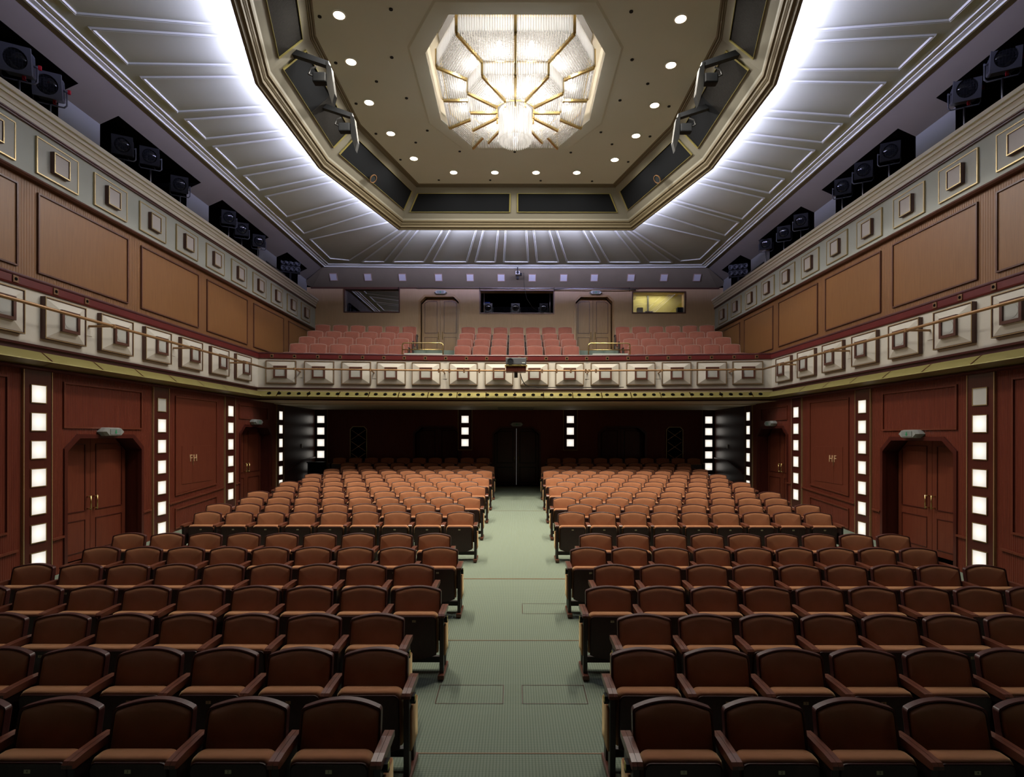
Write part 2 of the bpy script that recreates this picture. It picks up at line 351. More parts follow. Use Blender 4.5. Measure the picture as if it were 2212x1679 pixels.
# ------------------------------------------------------------------ lower walls with door recesses
WTOP = H(0.98); REC = 0.36
DOORS = {'left': [(8.95, 10.82, H(-0.0)), (14.64, 16.55, H(0.285))], 'right': [(9.12, 10.98, H(-0.02)), (14.76, 16.6, H(0.275))]}
CH = (0.27, 0.23)
for side in ('left', 'right'):
    s = SX[side]; b = MB(); y0 = 0.6; a, c = sorted((s * W, s * (W + REC)))
    for d0, d1, tp in DOORS[side]:
        b.prism([(y0, -0.2), (d0, -0.2), (d0, WTOP), (y0, WTOP)], 'x', a, c)
        b.prism([(d0, tp - CH[1]), (d0 + CH[0], tp), (d1 - CH[0], tp), (d1, tp - CH[1]), (d1, WTOP), (d0, WTOP)], 'x', a, c)
        y0 = d1
    b.prism([(y0, -0.2), (Y_BACK, -0.2), (Y_BACK, WTOP), (y0, WTOP)], 'x', a, c)
    struct('wall_' + side, b, M['mahog_y'], 'lower %s side wall of ribbed red-brown wood' % side, 'wall')
DZ = H(0.33); BD = [(-2.79, 1.72, 0.36), (0.06, 1.72, 0.33), (3.88, 1.72, 0.36)]       # doors on the back wall: centre x, width, top
b = MB(); x0 = -7.6
for cx, wd, tp in BD:
    l, r = cx - wd / 2, cx + wd / 2; t = H(tp)
    b.prism([(x0, 0.3), (l, 0.3), (l, WTOP), (x0, WTOP)], 'y', Y_BACK, Y_BACK + REC)
    b.prism([(l, t - CH[1]), (l + CH[0], t), (r - CH[0], t), (r, t - CH[1]), (r, WTOP), (l, WTOP)], 'y', Y_BACK, Y_BACK + REC); x0 = r
b.prism([(x0, 0.3), (7.6, 0.3), (7.6, WTOP), (x0, WTOP)], 'y', Y_BACK, Y_BACK + REC)
struct('wall_back', b, M['mahog_x'], 'dark wood back wall under the balcony', 'wall')

# doors: frame, two leaves with panels and handles
def outline(wd, ht, ch, ins=0.0):
    x = wd / 2 - ins; t = ht - ins; cx, cz = max(ch[0] - ins * 0.4, 0.01), max(ch[1] - ins * 0.4, 0.01)
    return [(-x, 0), (x, 0), (x, t - cz), (x - cx, t), (-x + cx, t), (-x, t - cz)]
def make_door(n, side, along, x, zf, wd, ht, mats, label, handle=True, rec=REC, hz=0.96, hl=0.25):
    fm, lm, gm = mats
    t = thing('door_%d' % n, label, 'door', on_wall(side, along, zf, x), RZ[side], None, 'structure')
    o = outline(wd, ht, CH); o2 = outline(wd, ht, CH, 0.045)
    MB().ring([(p[0] * 1.02, p[1] * 1.012) for p in o], o2, 'y', -0.025, 0.05).build('door_frame', fm, t)
    MB().ring(o, outline(wd, ht, CH, 0.02), 'y', 0.05, rec).build('door_reveal', fm, t)
    for sg in (-1, 1):
        b = MB(); xo = wd / 2 - 0.05; top = ht - 0.05
        poly = [(0.004, 0.01), (xo, 0.01), (xo, top - CH[1]), (xo - CH[0], top), (0.004, top)]
        b.prism([(sg * p[0], p[1]) for p in (poly if sg > 0 else poly[::-1])], 'y', rec - 0.07, rec - 0.01)
        lf = b.build('door_leaf', lm, t)
        up = [(0.12, 0.82), (xo - 0.10, 0.82), (xo - 0.10, top - 0.16), (xo - 0.22, top - 0.09), (0.12, top - 0.09)]
        ui = [(0.135, 0.835), (xo - 0.115, 0.835), (xo - 0.115, top - 0.17), (xo - 0.228, top - 0.105), (0.135, top - 0.105)]
        MB().ring([(sg * p[0], p[1]) for p in up], [(sg * p[0], p[1]) for p in ui], 'y', rec - 0.082, rec - 0.07).build('panel_moulding', gm, lf)
        MB().rect(*sorted((sg * 0.12, sg * (xo - 0.10))), 0.12, 0.68, 0.013, rec - 0.080, rec - 0.07).build('panel_moulding', gm, lf)
        if handle:
            b = MB(); hx = sg * 0.075; yy = rec - 0.14
            b.tube([(hx, yy, hz - hl / 2), (hx, yy, hz + hl / 2)], 0.010, 10)
            for dz in (-hl / 2 + 0.02, hl / 2 - 0.02): b.tube([(hx, yy, hz + dz), (hx, rec - 0.068, hz + dz)], 0.012, 8)
            b.build('door_handle', M['brass'], lf, True, 'brass pull handle')
    return t
dm = (M['mahog_dark'], M['mahog'], M['mahog_dark'])
dn = 0
for side in ('left', 'right'):
    for k, (d0, d1, tp) in enumerate(DOORS[side]):
        dn += 1; yc = (d0 + d1) / 2; zf = F(yc)
        make_door(dn, side, yc, W, zf, d1 - d0, tp - zf, dm, 'red-brown double door in the %s side wall, the one %s' % (side, ('nearer the stage', 'nearer the back')[k]))
for k, (cx, wd, tp) in enumerate(BD):
    dn += 1; zf = F(20)
    make_door(dn, 'back', cx, Y_BACK, zf, wd, H(tp) - zf, (M['mahog_dark'], M['mahog_dark'], M['black']), ('left dark double door on the back wall under the balcony', 'dark double door at the end of the aisle', 'right dark double door on the back wall under the balcony')[k], k == 1)
b = MB().box(0.057, 0.063, Y_BACK + REC - 0.004, Y_BACK + REC + 0.002, F(20) + 0.02, H(0.30)); trim(b, emit('light_leak', (1, 0.95, 0.9), 0.2), 'pale gap of light between the leaves of the aisle door')

# exit signs: six-sided mirrored box lamps over the doors
def exit_sign(side, along, x, z, label, sc=1.0):
    t = thing('exit_sign', label, 'exit sign', on_wall(side, along, z, x), RZ[side], 'exit signs over the doors')
    p = [(-0.24, 0), (-0.16, -0.075), (0.16, -0.075), (0.24, 0), (0.16, 0.075), (-0.16, 0.075)]
    b = MB(); o = [(a * sc, c * sc) for a, c in p]; i = [(a * sc * .80, c * sc * .74) for a, c in p]
    n = 6; b.add([(a, -0.0, c) for a, c in o] + [(a, -0.10, c) for a, c in o] + [(a * .9, -0.16, c * .8) for a, c in o],
          [(k, (k + 1) % n, n + (k + 1) % n, n + k) for k in range(n)] + [(n + k, n + (k + 1) % n, 2 * n + (k + 1) % n, 2 * n + k) for k in range(n)] + [tuple(range(2 * n, 3 * n))])
    b.build('sign_body', M['signmetal'], t)
    f = MB().prism([(-0.13 * sc, -0.045 * sc), (0.13 * sc, -0.045 * sc), (0.13 * sc, 0.045 * sc), (-0.13 * sc, 0.045 * sc)], 'y', -0.168, -0.158).build('sign_face', M['signface'], t)
    MB().add([(-0.012, -0.171, 0.035), (0.012, -0.171, 0.035), (0.012, -0.171, -0.005), (0.035, -0.171, -0.005), (0, -0.171, -0.038), (-0.035, -0.171, -0.005), (-0.012, -0.171, -0.005)],
             [(0, 1, 2, 3, 4, 5, 6)]).build('green_arrow', M['green_arrow'], f, False, 'green arrow pointing down')
for side, al, z, lb in (('left', 9.88, H(0.07), 'mirrored exit sign over the left wall door nearer the stage'), ('left', 15.45, H(0.385), 'mirrored exit sign over the left wall door nearer the back'),
                     ('right', 10.06, H(0.055), 'mirrored exit sign over the right wall door nearer the stage'), ('right', 15.6, H(0.37), 'mirrored exit sign over the right wall door nearer the back')):
    exit_sign(side, al, W, z, lb)
exit_sign('back', 0.07, Y_BACK, H(0.43), 'dark exit sign over the aisle door under the balcony')

# raised frames on the lower side walls
def slope_frame(side, y0, y1, zt0, zt1, zb0, zb1, wd=0.03):
    s = SX[side]; b = MB(); o = [(y0, zb0), (y1, zb1), (y1, zt1), (y0, zt0)]
    i = [(y0 + wd, zb0 + wd), (y1 - wd, zb1 + wd), (y1 - wd, zt1 - wd), (y0 + wd, zt0 - wd)]
    a, c = sorted((s * (W - 0.025), s * (W + 0.01))); b.ring(o, i, 'x', a, c); return b
def fill(side, y0, y1, zt, zb0, zb1, m, dep=0.006):
    s = SX[side]; a, c = sorted((s * (W - dep), s * (W + 0.01))); return MB().prism([(y0, zb0), (y1, zb1), (y1, zt), (y0, zt)], 'x', a, c)
WP = {'left': ((8.92, 10.8), (14.6, 16.3), (11.86, 13.52), 6.2), 'right': ((9.1, 10.95), (14.78, 16.35), (12.05, 13.65), 6.4)}
for side in ('left', 'right'):
    (a0, a1), (c0, c1), (e0, e1), n0 = WP[side]
    trim(slope_frame(side, a0, a1, H(.86), H(.86), H(.12), H(.12)), M['mahog'], 'raised frame above the %s door nearer the stage' % side, 'wall panel')
    trim(slope_frame(side, c0, c1, H(.83), H(.83), H(.45), H(.45)), M['mahog'], 'raised frame above the %s door nearer the back' % side, 'wall panel')
    trim(fill(side, e0 + .02, e1 - .02, H(.82), H(-1.24), H(-1.14), None), M['mahog'], 'smooth wood field between the two %s doors' % side, 'wall panel')
    trim(slope_frame(side, e0, e1, H(.85), H(.85), H(-1.275), H(-1.17)), M['mahog'], 'raised frame between the two %s doors' % side, 'wall panel')
    trim(slope_frame(side, e0, e1, H(-1.54), H(-1.44), H(-1.98), H(-1.87)), M['mahog'], 'low raised frame under the hydrant panel on the %s wall' % side, 'wall panel')
    trim(slope_frame(side, 5.6, 7.95 if side == 'left' else 8.1, H(.86), H(.86), H(-1.5), H(-1.4)), M['mahog'], 'raised frame on the %s wall nearest the stage' % side, 'wall panel')
    s = SX[side]
    for y0, y1, wh in ((11.66, 13.84, 'between the two doors'), (8.7, 8.93, 'before the door nearer the stage'), (10.84, 11.08, 'behind the door nearer the stage'), (14.4, 14.62, 'before the door nearer the back'), (5.0, 8.1, 'nearest the stage')):
        dy = 0 if side == 'left' else 0.18
        a, c = sorted((s * (W - 0.03), s * (W + 0.01)))
        zz = lambda y: H(-1.44 + 0.068 * (y - 11.66))
        y0 += dy; y1 += dy
        b = MB().prism([(y0, zz(y0)), (y1, zz(y1)), (y1, zz(y1) + .035), (y0, zz(y0) + .035)], 'x', a, c)
        trim(b, M['mahog'], 'waist rail on the %s wall %s' % (side, wh), 'rail')
    # fire hydrant cupboard with brass letters
    y0, y1, yc = (12.1, 13.28, 12.50) if side == 'left' else (12.28, 13.42, 12.62)
    t = thing('hydrant_cabinet', 'flush fire hydrant cupboard lettered %s on the %s wall' % ('FH' if side == 'left' else 'HF', side), 'cabinet', on_wall(side, (y0 + y1) / 2, H(-1.05), W - 0.007), RZ[side], 'hydrant cupboards')
    wd = y1 - y0; mid = (yc - (y0 + y1) / 2) * (1 if side == 'left' else -1); hh = 0.83
    for l, r_ in ((-wd / 2, mid - 0.004), (mid + 0.004, wd / 2)):
        MB().bbox(l, r_, -0.008, 0.004, 0, hh, 0.003, 1).build('cabinet_door', M['mahog'], t)
    for ch, dx in (('F', -0.075), ('H', 0.085)) if side == 'left' else (('H', -0.10), ('F', 0.07)):
        link('brass_letter', text_mesh(ch, 0.22, M['lat'], 0.006), t, 'brass letter ' + ch).location = (mid + dx, -0.014, 0.55)
    MB().box(mid - 0.012, mid + 0.012, -0.02, -0.006, 0.40, 0.52).build('pull_slot', M['bronze'], t)

# light columns: dark board, brass edges, square frosted lamps
lamp_me = MB().bbox(-0.127, 0.127, -0.012, 0.0, -0.127, 0.127, 0.003, 1).mesh('frosted_lamp', M['sq'])
lamp_off = lamp_me.copy(); lamp_off.materials.clear(); lamp_off.materials.append(M['sq_off'])
lframe_me = MB().rect(-0.138, 0.138, -0.138, 0.138, 0.011, -0.018, 0.0).mesh('lamp_frame', M['gold'])
def light_column(side, along, x, zb, zt, ztop, n, label, pitch=0.419, wd=0.50, off=(), closed=False):
    t = thing('light_column', label, 'wall light', on_wall(side, along, zb, x), RZ[side], 'light columns along the walls')
    h = zt - zb
    MB().box(-wd / 2, wd / 2, -0.03, 0.0, 0, h).build('column_board', M['mahog_dark'], t)
    for sg in (-1, 1): MB().box(sg * wd / 2 - 0.007, sg * wd / 2 + 0.007, -0.038, 0.0, 0, h).build('brass_strip', M['gold'], t)
    if closed: MB().box(-wd / 2, wd / 2, -0.042, 0.0, 0, 0.02).build('brass_strip', M['gold'], t)
    for k in range(n):
        z = ztop - zb - k * pitch
        fr = link('lamp_frame', lframe_me, t); fr.location = (0, -0.028, z)
        g = link('frosted_lamp', lamp_off if k in off else lamp_me, t, 'unlit frosted lamp' if k in off else None); g.location = (0, -0.031, z)
cols = {'left': ((8.426, 7, ()), (11.366, 7, (0,)), (14.12, 6, ()), (17.14, 6, ())), 'right': ((8.627, 7, (0,)), (11.545, 7, ()), (14.26, 6, ()), (17.18, 6, ()))}
for side in ('left', 'right'):
    for k, (y, n, off) in enumerate(cols[side]):
        light_column(side, y, W, F(y), WTOP, H(0.625), n, '%s light column from the stage on the %s wall' % (ORD[k + 1], side) + (', its top lamp unlit' if off else ''), off=off)
    light_column('back', SX[side] * 6.98, Y_BACK, F(20) + 0.25, WTOP, H(0.60), 6, 'light column in the %s back corner under the balcony' % side, wd=0.46)
    light_column('back', (-1.79, 2.0)[side == 'right'], Y_BACK, H(-0.50), WTOP, H(0.61), 3, 'short three-lamp light column %s of the aisle door' % side, wd=0.50, closed=True)
# lattice windows on the back wall
for side, cx in (('left', -5.63), ('right', 5.76)):
    t = thing('lattice_window', 'dark lattice window with brass diamonds on the %s of the back wall' % side, 'window', (cx, Y_BACK, H(-1.05)), 0, 'lattice windows')
    wd, ht = 0.61, 1.40
    o = outline(wd, ht, (0.10, 0.10)); MB().prism(o, 'y', -0.012, 0.0).build('window_backing', M['void'], t)
    MB().ring(o, outline(wd, ht, (0.10, 0.10), 0.018), 'y', -0.035, -0.012).build('window_frame', M['gold'], t)
    b = MB()
    for k in range(-1, 4):
        for sg in (-1, 1):
            pts = []
            z0 = 0.05 + k * 0.42
            for q in range(13):
                xx = -wd / 2 + wd * q / 12; zz = z0 + 0.42 * q / 12 * 1.0
                if 0.02 < zz < ht - 0.02 and abs(xx) < wd / 2 - 0.012 - max(0, (zz - ht + 0.1)): pts.append((sg * xx, -0.026, zz))
            if len(pts) > 1: b.tube(pts, 0.008, 6)
    b.build('lattice', M['lat'], t)
for side in ('left', 'right'):
    s = SX[side]; trim(MB().box(*sorted((s * (W - .012), s * W)), 17.42, Y_BACK, F(17), WTOP), M['mahog_gloss'], 'glossy dark wood lining of the %s wall under the balcony' % side, 'wall panel')  # added sheet, shade under the balcony put into its dark colour
# sloping handrail panels in the rear corners
for side in ('left', 'right'):
    s = SX[side]; b = MB(); a, c = sorted((s * (W - 0.06), s * (W + 0.01)))
    b.prism([(17.6, F(17.6) + .62), (18.9, F(18) + 0.95), (20.1, F(18) + 1.0), (20.1, F(18) + 1.06), (18.9, F(18) + 1.01), (17.6, F(17.6) + .68)], 'x', a, c)
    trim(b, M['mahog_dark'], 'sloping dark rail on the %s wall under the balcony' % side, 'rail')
    tag(MB().bbox(*sorted((s * (W - 0.03), s * W)), 18.86, 18.96, H(-0.40), H(-0.26), 0.004, 1).build('wall_switch', M['sq_off']), 'small pale switch on the dark %s wall under the balcony' % side, 'switch')
# desk in the dark at the back left
t = thing('control_desk', 'low black control desk beside the last row on the left', 'desk', (-6.83, 19.3, F(18) + 0.25))
MB().bbox(-0.27, 0.27, -0.12, 0.12, 0.0, 0.62, 0.01).build('desk_body', M['black'], t); MB().bbox(-0.29, 0.29, -0.15, 0.14, 0.62, 0.66, 0.008).build('desk_top', M['blkmetal'], t)

# ------------------------------------------------------------------ balcony front band and side bands
def yb(x): return 15.37 + 0.5 * (1 - (x / WB) ** 2)
arc = [(x, yb(x)) for x in [WB - 2 * WB * k / 28 for k in range(29)]]            # right to left: offsets to the left point to the stage
path = [(WB, 0.6)] + arc + [(-WB, 0.6)]
path = path[::-1]                                                              # left front -> back -> right front; left of the path is outside
def band(prof, m, label, cat='trim', smooth=False, p=None): return trim(MB().sweep(p or path, [(-o, z) for o, z in prof], False), m, label, cat, smooth)
# offset > 0 reaches into the room
band([(-0.5, H(1.34)), (0.0, H(1.34)), (0.0, H(2.13)), (-0.5, H(2.13))], M['white'], 'ivory balcony front band running round three sides', 'balcony front')
band([(-0.5, H(2.13)), (0.025, H(2.13)), (0.035, H(2.15)), (0.035, H(2.25)), (0.03, H(2.255)), (-0.02, H(2.265))], M['red'], 'red lacquered rail board on top of the balcony front', 'rail')
band([(-0.12, H(2.262)), (0.035, H(2.262)), (0.04, H(2.28)), (0.03, H(2.30)), (-0.10, H(2.30)), (-0.12, H(2.285)), (-0.12, H(1.6))], M['plum'], 'dark plum capping on the balcony rail', 'rail')
band([(-0.5, H(1.235)), (-0.03, H(1.235)), (-0.03, H(1.30)), (0.02, H(1.305)), (0.03, H(1.335)), (-0.1, H(1.342))], M['plum'], 'dark red moulding under the ivory balcony band', 'trim')
band([(-0.16, H(0.985)), (-0.07, H(1.012)), (0.0, H(1.02)), (0.02, H(0.995)), (-0.16, H(0.98))], M['plum'], 'thin dark red bead under the gilded cornice', 'trim')
gold_prof = [(-0.03, H(1.24)), (0.0, H(1.238)), (0.165, H(1.10)), (0.175, H(1.085))]; low_prof = [(0.175, H(1.085)), (-0.04, H(1.015))]
sideL = [(-WB, 0.6), (-WB, 15.37)]; sideR = [(WB, 15.37), (WB, 0.6)]
band(gold_prof, M['oldgold'], 'gilded cornice running round below the balcony front', 'cornice')
band(low_prof, mat('dull_gold', (0.22, 0.17, 0.065), 0.45, 0.3), 'bronze underside of the gilded cornice', 'cornice')  # cornice gold darkened, shade of the downward face put into the colour
# joints in the gilded cornice
for side in ('left', 'right'):
    b = MB(); s = SX[side]
    for y in [6.3 + 1.02 * k + (0.0 if side == 'left' else 0.12) for k in range(9)]:
        b.add([(s * (WB - o), y + e, z + 0.004) for o, z in ((0.0, H(1.238)), (0.17, H(1.10))) for e in (-0.012, 0.012)] , [(0, 1, 3, 2)])
        b.add([(s * (WB - o), y + e, z - 0.004) for o, z in ((0.17, H(1.084)), (-0.035, H(1.015))) for e in (-0.008, 0.008)] , [(0, 1, 3, 2)])
    trim(b, M['mahog_dark'], 'dark joints in the gilded cornice on the %s side' % side, 'cornice')
hole_me = MB().lathe([(0.052, -0.006), (0.052, 0.004)], 20, 'y').mesh('air_nozzle', M['void'])
noz = thing('air_nozzle_strip', 'row of round black air nozzles in the gilded balcony cornice', 'air vent', (0, 15.6, H(1.17)))
for kk in range(53):
    x = -6.72 + 13.44 * kk / 52; th = math.atan2(-2 * 0.5 * x / WB ** 2, 1)
    o = link('air_nozzle', hole_me, noz); o.location = (x, yb(x) - 0.098 - 15.6, H(1.172) - H(1.17)); o.rotation_euler = (R(-49), 0, th)
b = MB()
for kk in range(17):
    x = -6.5 + 13.0 * kk / 16; y = yb(x)
    b.box(x - 0.014, x + 0.014, y - 0.19, y - 0.02, H(1.078), H(1.09)); b.add([(x - .014, y - 0.0, H(1.245)), (x + .014, y - 0.0, H(1.245)), (x + .014, y - .18, H(1.10)), (x - .014, y - .18, H(1.10))], [(0, 1, 2, 3)])
trim(b, M['brass'], 'brass joint straps across the gilded balcony cornice', 'cornice')

# relief panels on the balcony band (gilded edge, four slopes, small speaker in the middle)
def relief_meshes():
    w2, h2 = 0.40, 0.315; d = {}
    d['edge'] = MB().rect(-w2, w2, -h2, h2, 0.022, -0.075, 0.0).mesh('panel_edge', M['oak_dark'])
    d['gilt'] = MB().rect(-w2 + .003, w2 - .003, -h2 + .003, h2 - .003, 0.010, -0.080, -0.074).mesh('gilt_line', M['gold'])
    b = MB(); o = [(-w2 + .02, -h2 + .02), (w2 - .02, -h2 + .02), (w2 - .02, h2 - .02), (-w2 + .02, h2 - .02)]; i = [(-0.165, -0.155), (0.165, -0.155), (0.165, 0.155), (-0.165, 0.155)]
    b.add([(p[0], -0.062, p[1]) for p in o] + [(p[0], -0.115, p[1]) for p in i], [(k, (k + 1) % 4, 4 + (k + 1) % 4, 4 + k) for k in range(4)] + [(4, 5, 6, 7)])
    d['slope'] = b.mesh('sloping_face', M['white'])
    d['frame'] = MB().rect(-0.175, 0.175, -0.165, 0.165, 0.045, -0.150, -0.10).mesh('speaker_frame', M['oak_dark'])
    b = MB().box(-0.13, 0.13, -0.125, -0.11, -0.12, 0.12); b.lathe([(0.10, -0.128), (0.10, -0.120)], 24, 'y')
    d['spk'] = b.mesh('speaker_cloth', M['spk_warm'])
    return d
RM = relief_meshes()
def relief(loc, rz, label):
    t = thing('relief_panel', label, 'wall panel', loc, rz, 'relief panels on the balcony front')
    for n, k in (('panel_edge', 'edge'), ('gilt_line', 'gilt'), ('sloping_face', 'slope'), ('speaker_frame', 'frame')): p = link(n, RM[k], t)
    link('speaker_cloth', RM['spk'], p)
ZP = H(1.76)
for k, x in enumerate((-6.44, -5.43, -4.43, -3.47, -2.50, -1.455, -0.45, 0.55, 1.545, 2.54, 3.53, 4.51, 5.46, 6.41)):
    relief((x, yb(x) + 0.004, ZP), math.atan2(-x / WB ** 2, 1), 'ivory relief panel, %s from the left on the balcony front facing the stage' % ORD[k + 1])
for side, cs in (('left', (14.45, 13.29, 12.13, 10.99, 9.85, 8.72, 7.58, 6.44)), ('right', (14.6, 13.46, 12.34, 11.22, 10.08, 8.95, 7.81, 6.67))):
    for k, y in enumerate(cs): relief((SX[side] * WB, y, ZP), RZ[side], 'ivory relief panel, %s from the balcony corner along the %s side band' % (ORD[k + 1], side))

# sockets on the red rail
so_me = MB().bbox(-0.045, 0.045, -0.014, 0.0, -0.05, 0.05, 0.004, 1).mesh('socket_plate', M['bronze']); hole2 = MB().lathe([(0.024, -0.018), (0.024, -0.010)], 14, 'y').mesh('socket_hole', M['void'])
def outlet(loc, rz, label):
    t = thing('rail_socket', label, 'socket', loc, rz, 'sockets on the red balcony rail'); link('socket_plate', so_me, t); link('socket_hole', hole2, t)
px = [597.5, 643, 690.5, 737, 784, 829, 872.5, 917.6, 961.7, 1006.6, 1050.7, 1094.8, 1122, 1136, 1180, 1225, 1268, 1312.6, 1357, 1397.5, 1442.3, 1487, 1532.5, 1578.4, 1624]
for k, p in enumerate(px):
    x = (p - 1112) * 15.7 / 1210; outlet((x, yb(x) - 0.035, H(2.20)), math.atan2(-x / WB ** 2, 1), 'small brass socket, %s from the left on the red rail facing the stage' % (ORD + ['twenty-first', 'twenty-second', 'twenty-third', 'twenty-fourth', 'twenty-fifth'])[k + 1])
for side, cs in (('left', (9.17, 8.55, 7.86, 7.25)), ('right', (9.35, 8.82, 8.20, 7.59, 7.08))):
    for k, y in enumerate(cs): outlet((SX[side] * (WB - 0.035), y, H(2.20)), RZ[side], 'small brass socket on the %s red rail, %s from the balcony' % (side, ORD[k + 1]))

# lighting bar on brackets in front of the band
def bar(name, pts, label, brs, clamps=()):
    t = thing(name, label, 'lighting bar', pts[0], 0, 'lighting bars along the balcony front'); P0 = Vector(pts[0])
    MB().tube([Vector(p) - P0 for p in pts], 0.024, 12).build('bar_tube', M['bar'], t, True)
    for p, q in brs:
        b = MB(); b.tube([Vector(p) - P0, Vector(q) - P0], 0.02, 10); b.lathe([(0.034, -0.03), (0.034, 0.03)], 12, 'z', Vector(p) - P0)
        br = b.build('bracket', M['bar'], t); d = (Vector(q) - Vector(p)); c = Vector(q) - P0
        pl = MB()
        if abs(d.x) > abs(d.y): pl.box(c.x - 0.01, c.x + 0.01, c.y - 0.07, c.y + 0.07, c.z - 0.16, c.z + 0.10)
        else: pl.box(c.x - 0.06, c.x + 0.06, c.y - 0.01, c.y + 0.01, c.z - 0.16, c.z + 0.10)
        pl.build('bracket_plate', M['white'], br)
    for p in clamps:
        c = Vector(p) - P0; MB().bbox(c.x - 0.022, c.x + 0.022, c.y - 0.035, c.y + 0.035, c.z - 0.06, c.z + 0.05, 0.006, 1).build('hook_clamp', M['bronze'], t)
M['bar'] = mat('tan_painted_tube', (0.36, 0.20, 0.085), 0.38, 0.3)
XB = 6.64; ZB = H(1.81)
def ybar(x): return yb(x) - 0.42
bar('lighting_bar', [(-XB, 3.0, ZB), (-XB, ybar(XB) - .03, ZB)], 'tan lighting bar along the left side band', [((-XB, y, ZB), (-WB, y, ZB)) for y in (9.26, 11.54, 13.85)])
bar('lighting_bar', [(XB, 3.0, ZB), (XB, ybar(XB) - .03, ZB)], 'tan lighting bar along the right side band', [((XB, y, ZB), (WB, y, ZB)) for y in (9.5, 11.78, 14.03)])
xs = [-XB + 2 * XB * k / 24 for k in range(25)]
bar('lighting_bar', [(x, ybar(x), ZB) for x in xs], 'long tan lighting bar in front of the balcony facing the stage', [((x + 0.0, ybar(x), ZB), (x, yb(x), ZB - 0.03)) for x in (-5.935, -3.95, -1.98, 2.04, 4.02, 5.935)],
    [(x, ybar(x), ZB) for x in (-2.09, -1.80, -1.40, -0.98, -0.59, 0.75, 1.15, 1.54, 1.95, 2.23)])

# projector on its wooden box
t = thing('video_projector', 'grey video projector on a wooden box fixed to the middle of the balcony front', 'projector', (0.03, 15.17, H(1.86)))
MB().bbox(-0.275, 0.275, -0.2, 0.2, 0.06, 0.25, 0.02).build('projector_body', M['greymetal'], t)
b = MB().lathe([(0.085, -0.19), (0.085, -0.235), (0.062, -0.235), (0.062, -0.2)], 24, 'y', (-0.15, 0, 0.15), caps=False); b.build('lens_ring', M['blkmetal'], t)
MB().lathe([(0.06, -0.228), (0.06, -0.2)], 20, 'y', (-0.15, 0, 0.15)).build('lens', M['lens'], t)
MB().box(0.16, 0.24, -0.203, -0.2, 0.10, 0.12).build('pale_badge', M['signwhite'], t)
b = MB().bbox(-0.30, 0.30, -0.22, 0.22, 0.02, 0.05, 0.006); b.build('mount_plate', M['brass'], t)
MB().bbox(-0.27, 0.27, -0.16, 0.20, -0.12, 0.02, 0.01).build('mount_box', M['mahog'], t)
MB().tube([(0, 0.1, -0.12), (0.0, 0.1, -0.26)], 0.05, 10).build('mount_neck', M['greymetal'], t)
b = MB().tube([(0.12, 0.1, -0.16), (0.16, 0.12, -0.30), (0.24, 0.2, -0.43), (0.36, 0.3, -0.48), (0.6, 0.47, -0.49), (1.5, 0.49, -0.49), (3.0, 0.40, -0.49)], 0.011, 8)
b.v = [(x + 0.03, min(y + 15.17, yb(x + 0.03) - 0.012), z + H(1.86)) for x, y, z in b.v]
tag(b.build('projector_cable', M['cable'], None, True), 'black cable drooping from the projector and along the balcony band', 'cable')

# soffit under the balcony
b = MB(); top = [(x, yb(x) + 0.02) for x in [-W + 2 * W * k / 28 for k in range(29)]]
poly = top + [(7.6, Y_BACK + 0.3), (-7.6, Y_BACK + 0.3)]
b.prism(poly, 'z', H(0.98), H(1.30)); M['soffit'] = mat('tan_soffit', (0.66, 0.54, 0.35), 0.7)
struct('ceiling_2', b, M['soffit'], 'cream flat ceiling under the balcony', 'ceiling')
trim(MB().prism([(x, yb(x) + 1.4) for x in [-W + 2 * W * k / 28 for k in range(29)]] + [(7.2, Y_BACK), (-7.2, Y_BACK)], 'z', H(0.955), H(0.985)), M['soffit'], 'lower cream step of the ceiling under the balcony', 'ceiling')
trim(MB().box(-0.55, 0.62, 18.2, 19.2, H(0.90), H(0.957)), M['cream'], 'flat cream box on the ceiling under the balcony before the aisle door', 'trim')

# ------------------------------------------------------------------ balcony floor, seats
ROWC = (16.27, 16.9, 17.6, 18.3, 19.0); ROWT = (2.37, 2.725, 3.05, 3.36, 3.70); BH = 0.86
def yrow(i, x): return ROWC[i] - 0.010 * x * x
lev = [H(t) - BH for t in ROWT]
for i in range(5):
    xs = [-W + 2 * W * k / 20 for k in range(21)]
    f0 = (lambda x: yb(x) + 0.02) if i == 0 else (lambda x, i=i: yrow(i, x) - 0.45)
    poly = [(x, f0(x)) for x in xs] + [(W, Y_UP + 0.4), (-W, Y_UP + 0.4)]
    struct('floor_%d' % (i + 2), MB().prism(poly, 'z', (lev[i - 1] - 0.02) if i else H(1.30), lev[i]), M['carpet'], '%s tread of the stepped balcony floor from its rail' % ORD[i + 1], 'floor')

# ------------------------------------------------------------------ seats
def back_outline(hw, z0, zc, zt, r=0.03, ins=0.0, flare=0.0):
    """bottom corners, sides and an arched top; zc: corner height, zt: crown height"""
    hw -= ins; zt -= ins; zc -= ins; z0 += ins; pts = [(-(hw + flare) + 2 * (hw + flare) * k / 8, z0) for k in range(9)]
    pts += [(hw + flare - flare * k / 5, z0 + (zc - r - z0) * k / 5) for k in range(1, 5)]; nb = len(pts)
    for k in range(4): a = k / 3 * R(62); pts.append((hw - r + r * math.cos(a), zc - r + r * math.sin(a)))
    x1, z1 = pts[-1]
    for k in range(1, 12):
        x = x1 - 2 * x1 * k / 12; pts.append((x, z1 + (zt - z1) * (1 - (x / x1) ** 2)))
    for p in pts[nb:nb + 4][::-1]: pts.append((-p[0], p[1]))
    for p in pts[9:nb][::-1]: pts.append((-p[0], p[1]))
    return pts
def lean(p, y, zt): return (p[0], y - (zt - p[1]) * 0.20 + 0.042 * (1 - (p[0] / 0.238) ** 2) - 0.030, p[1])
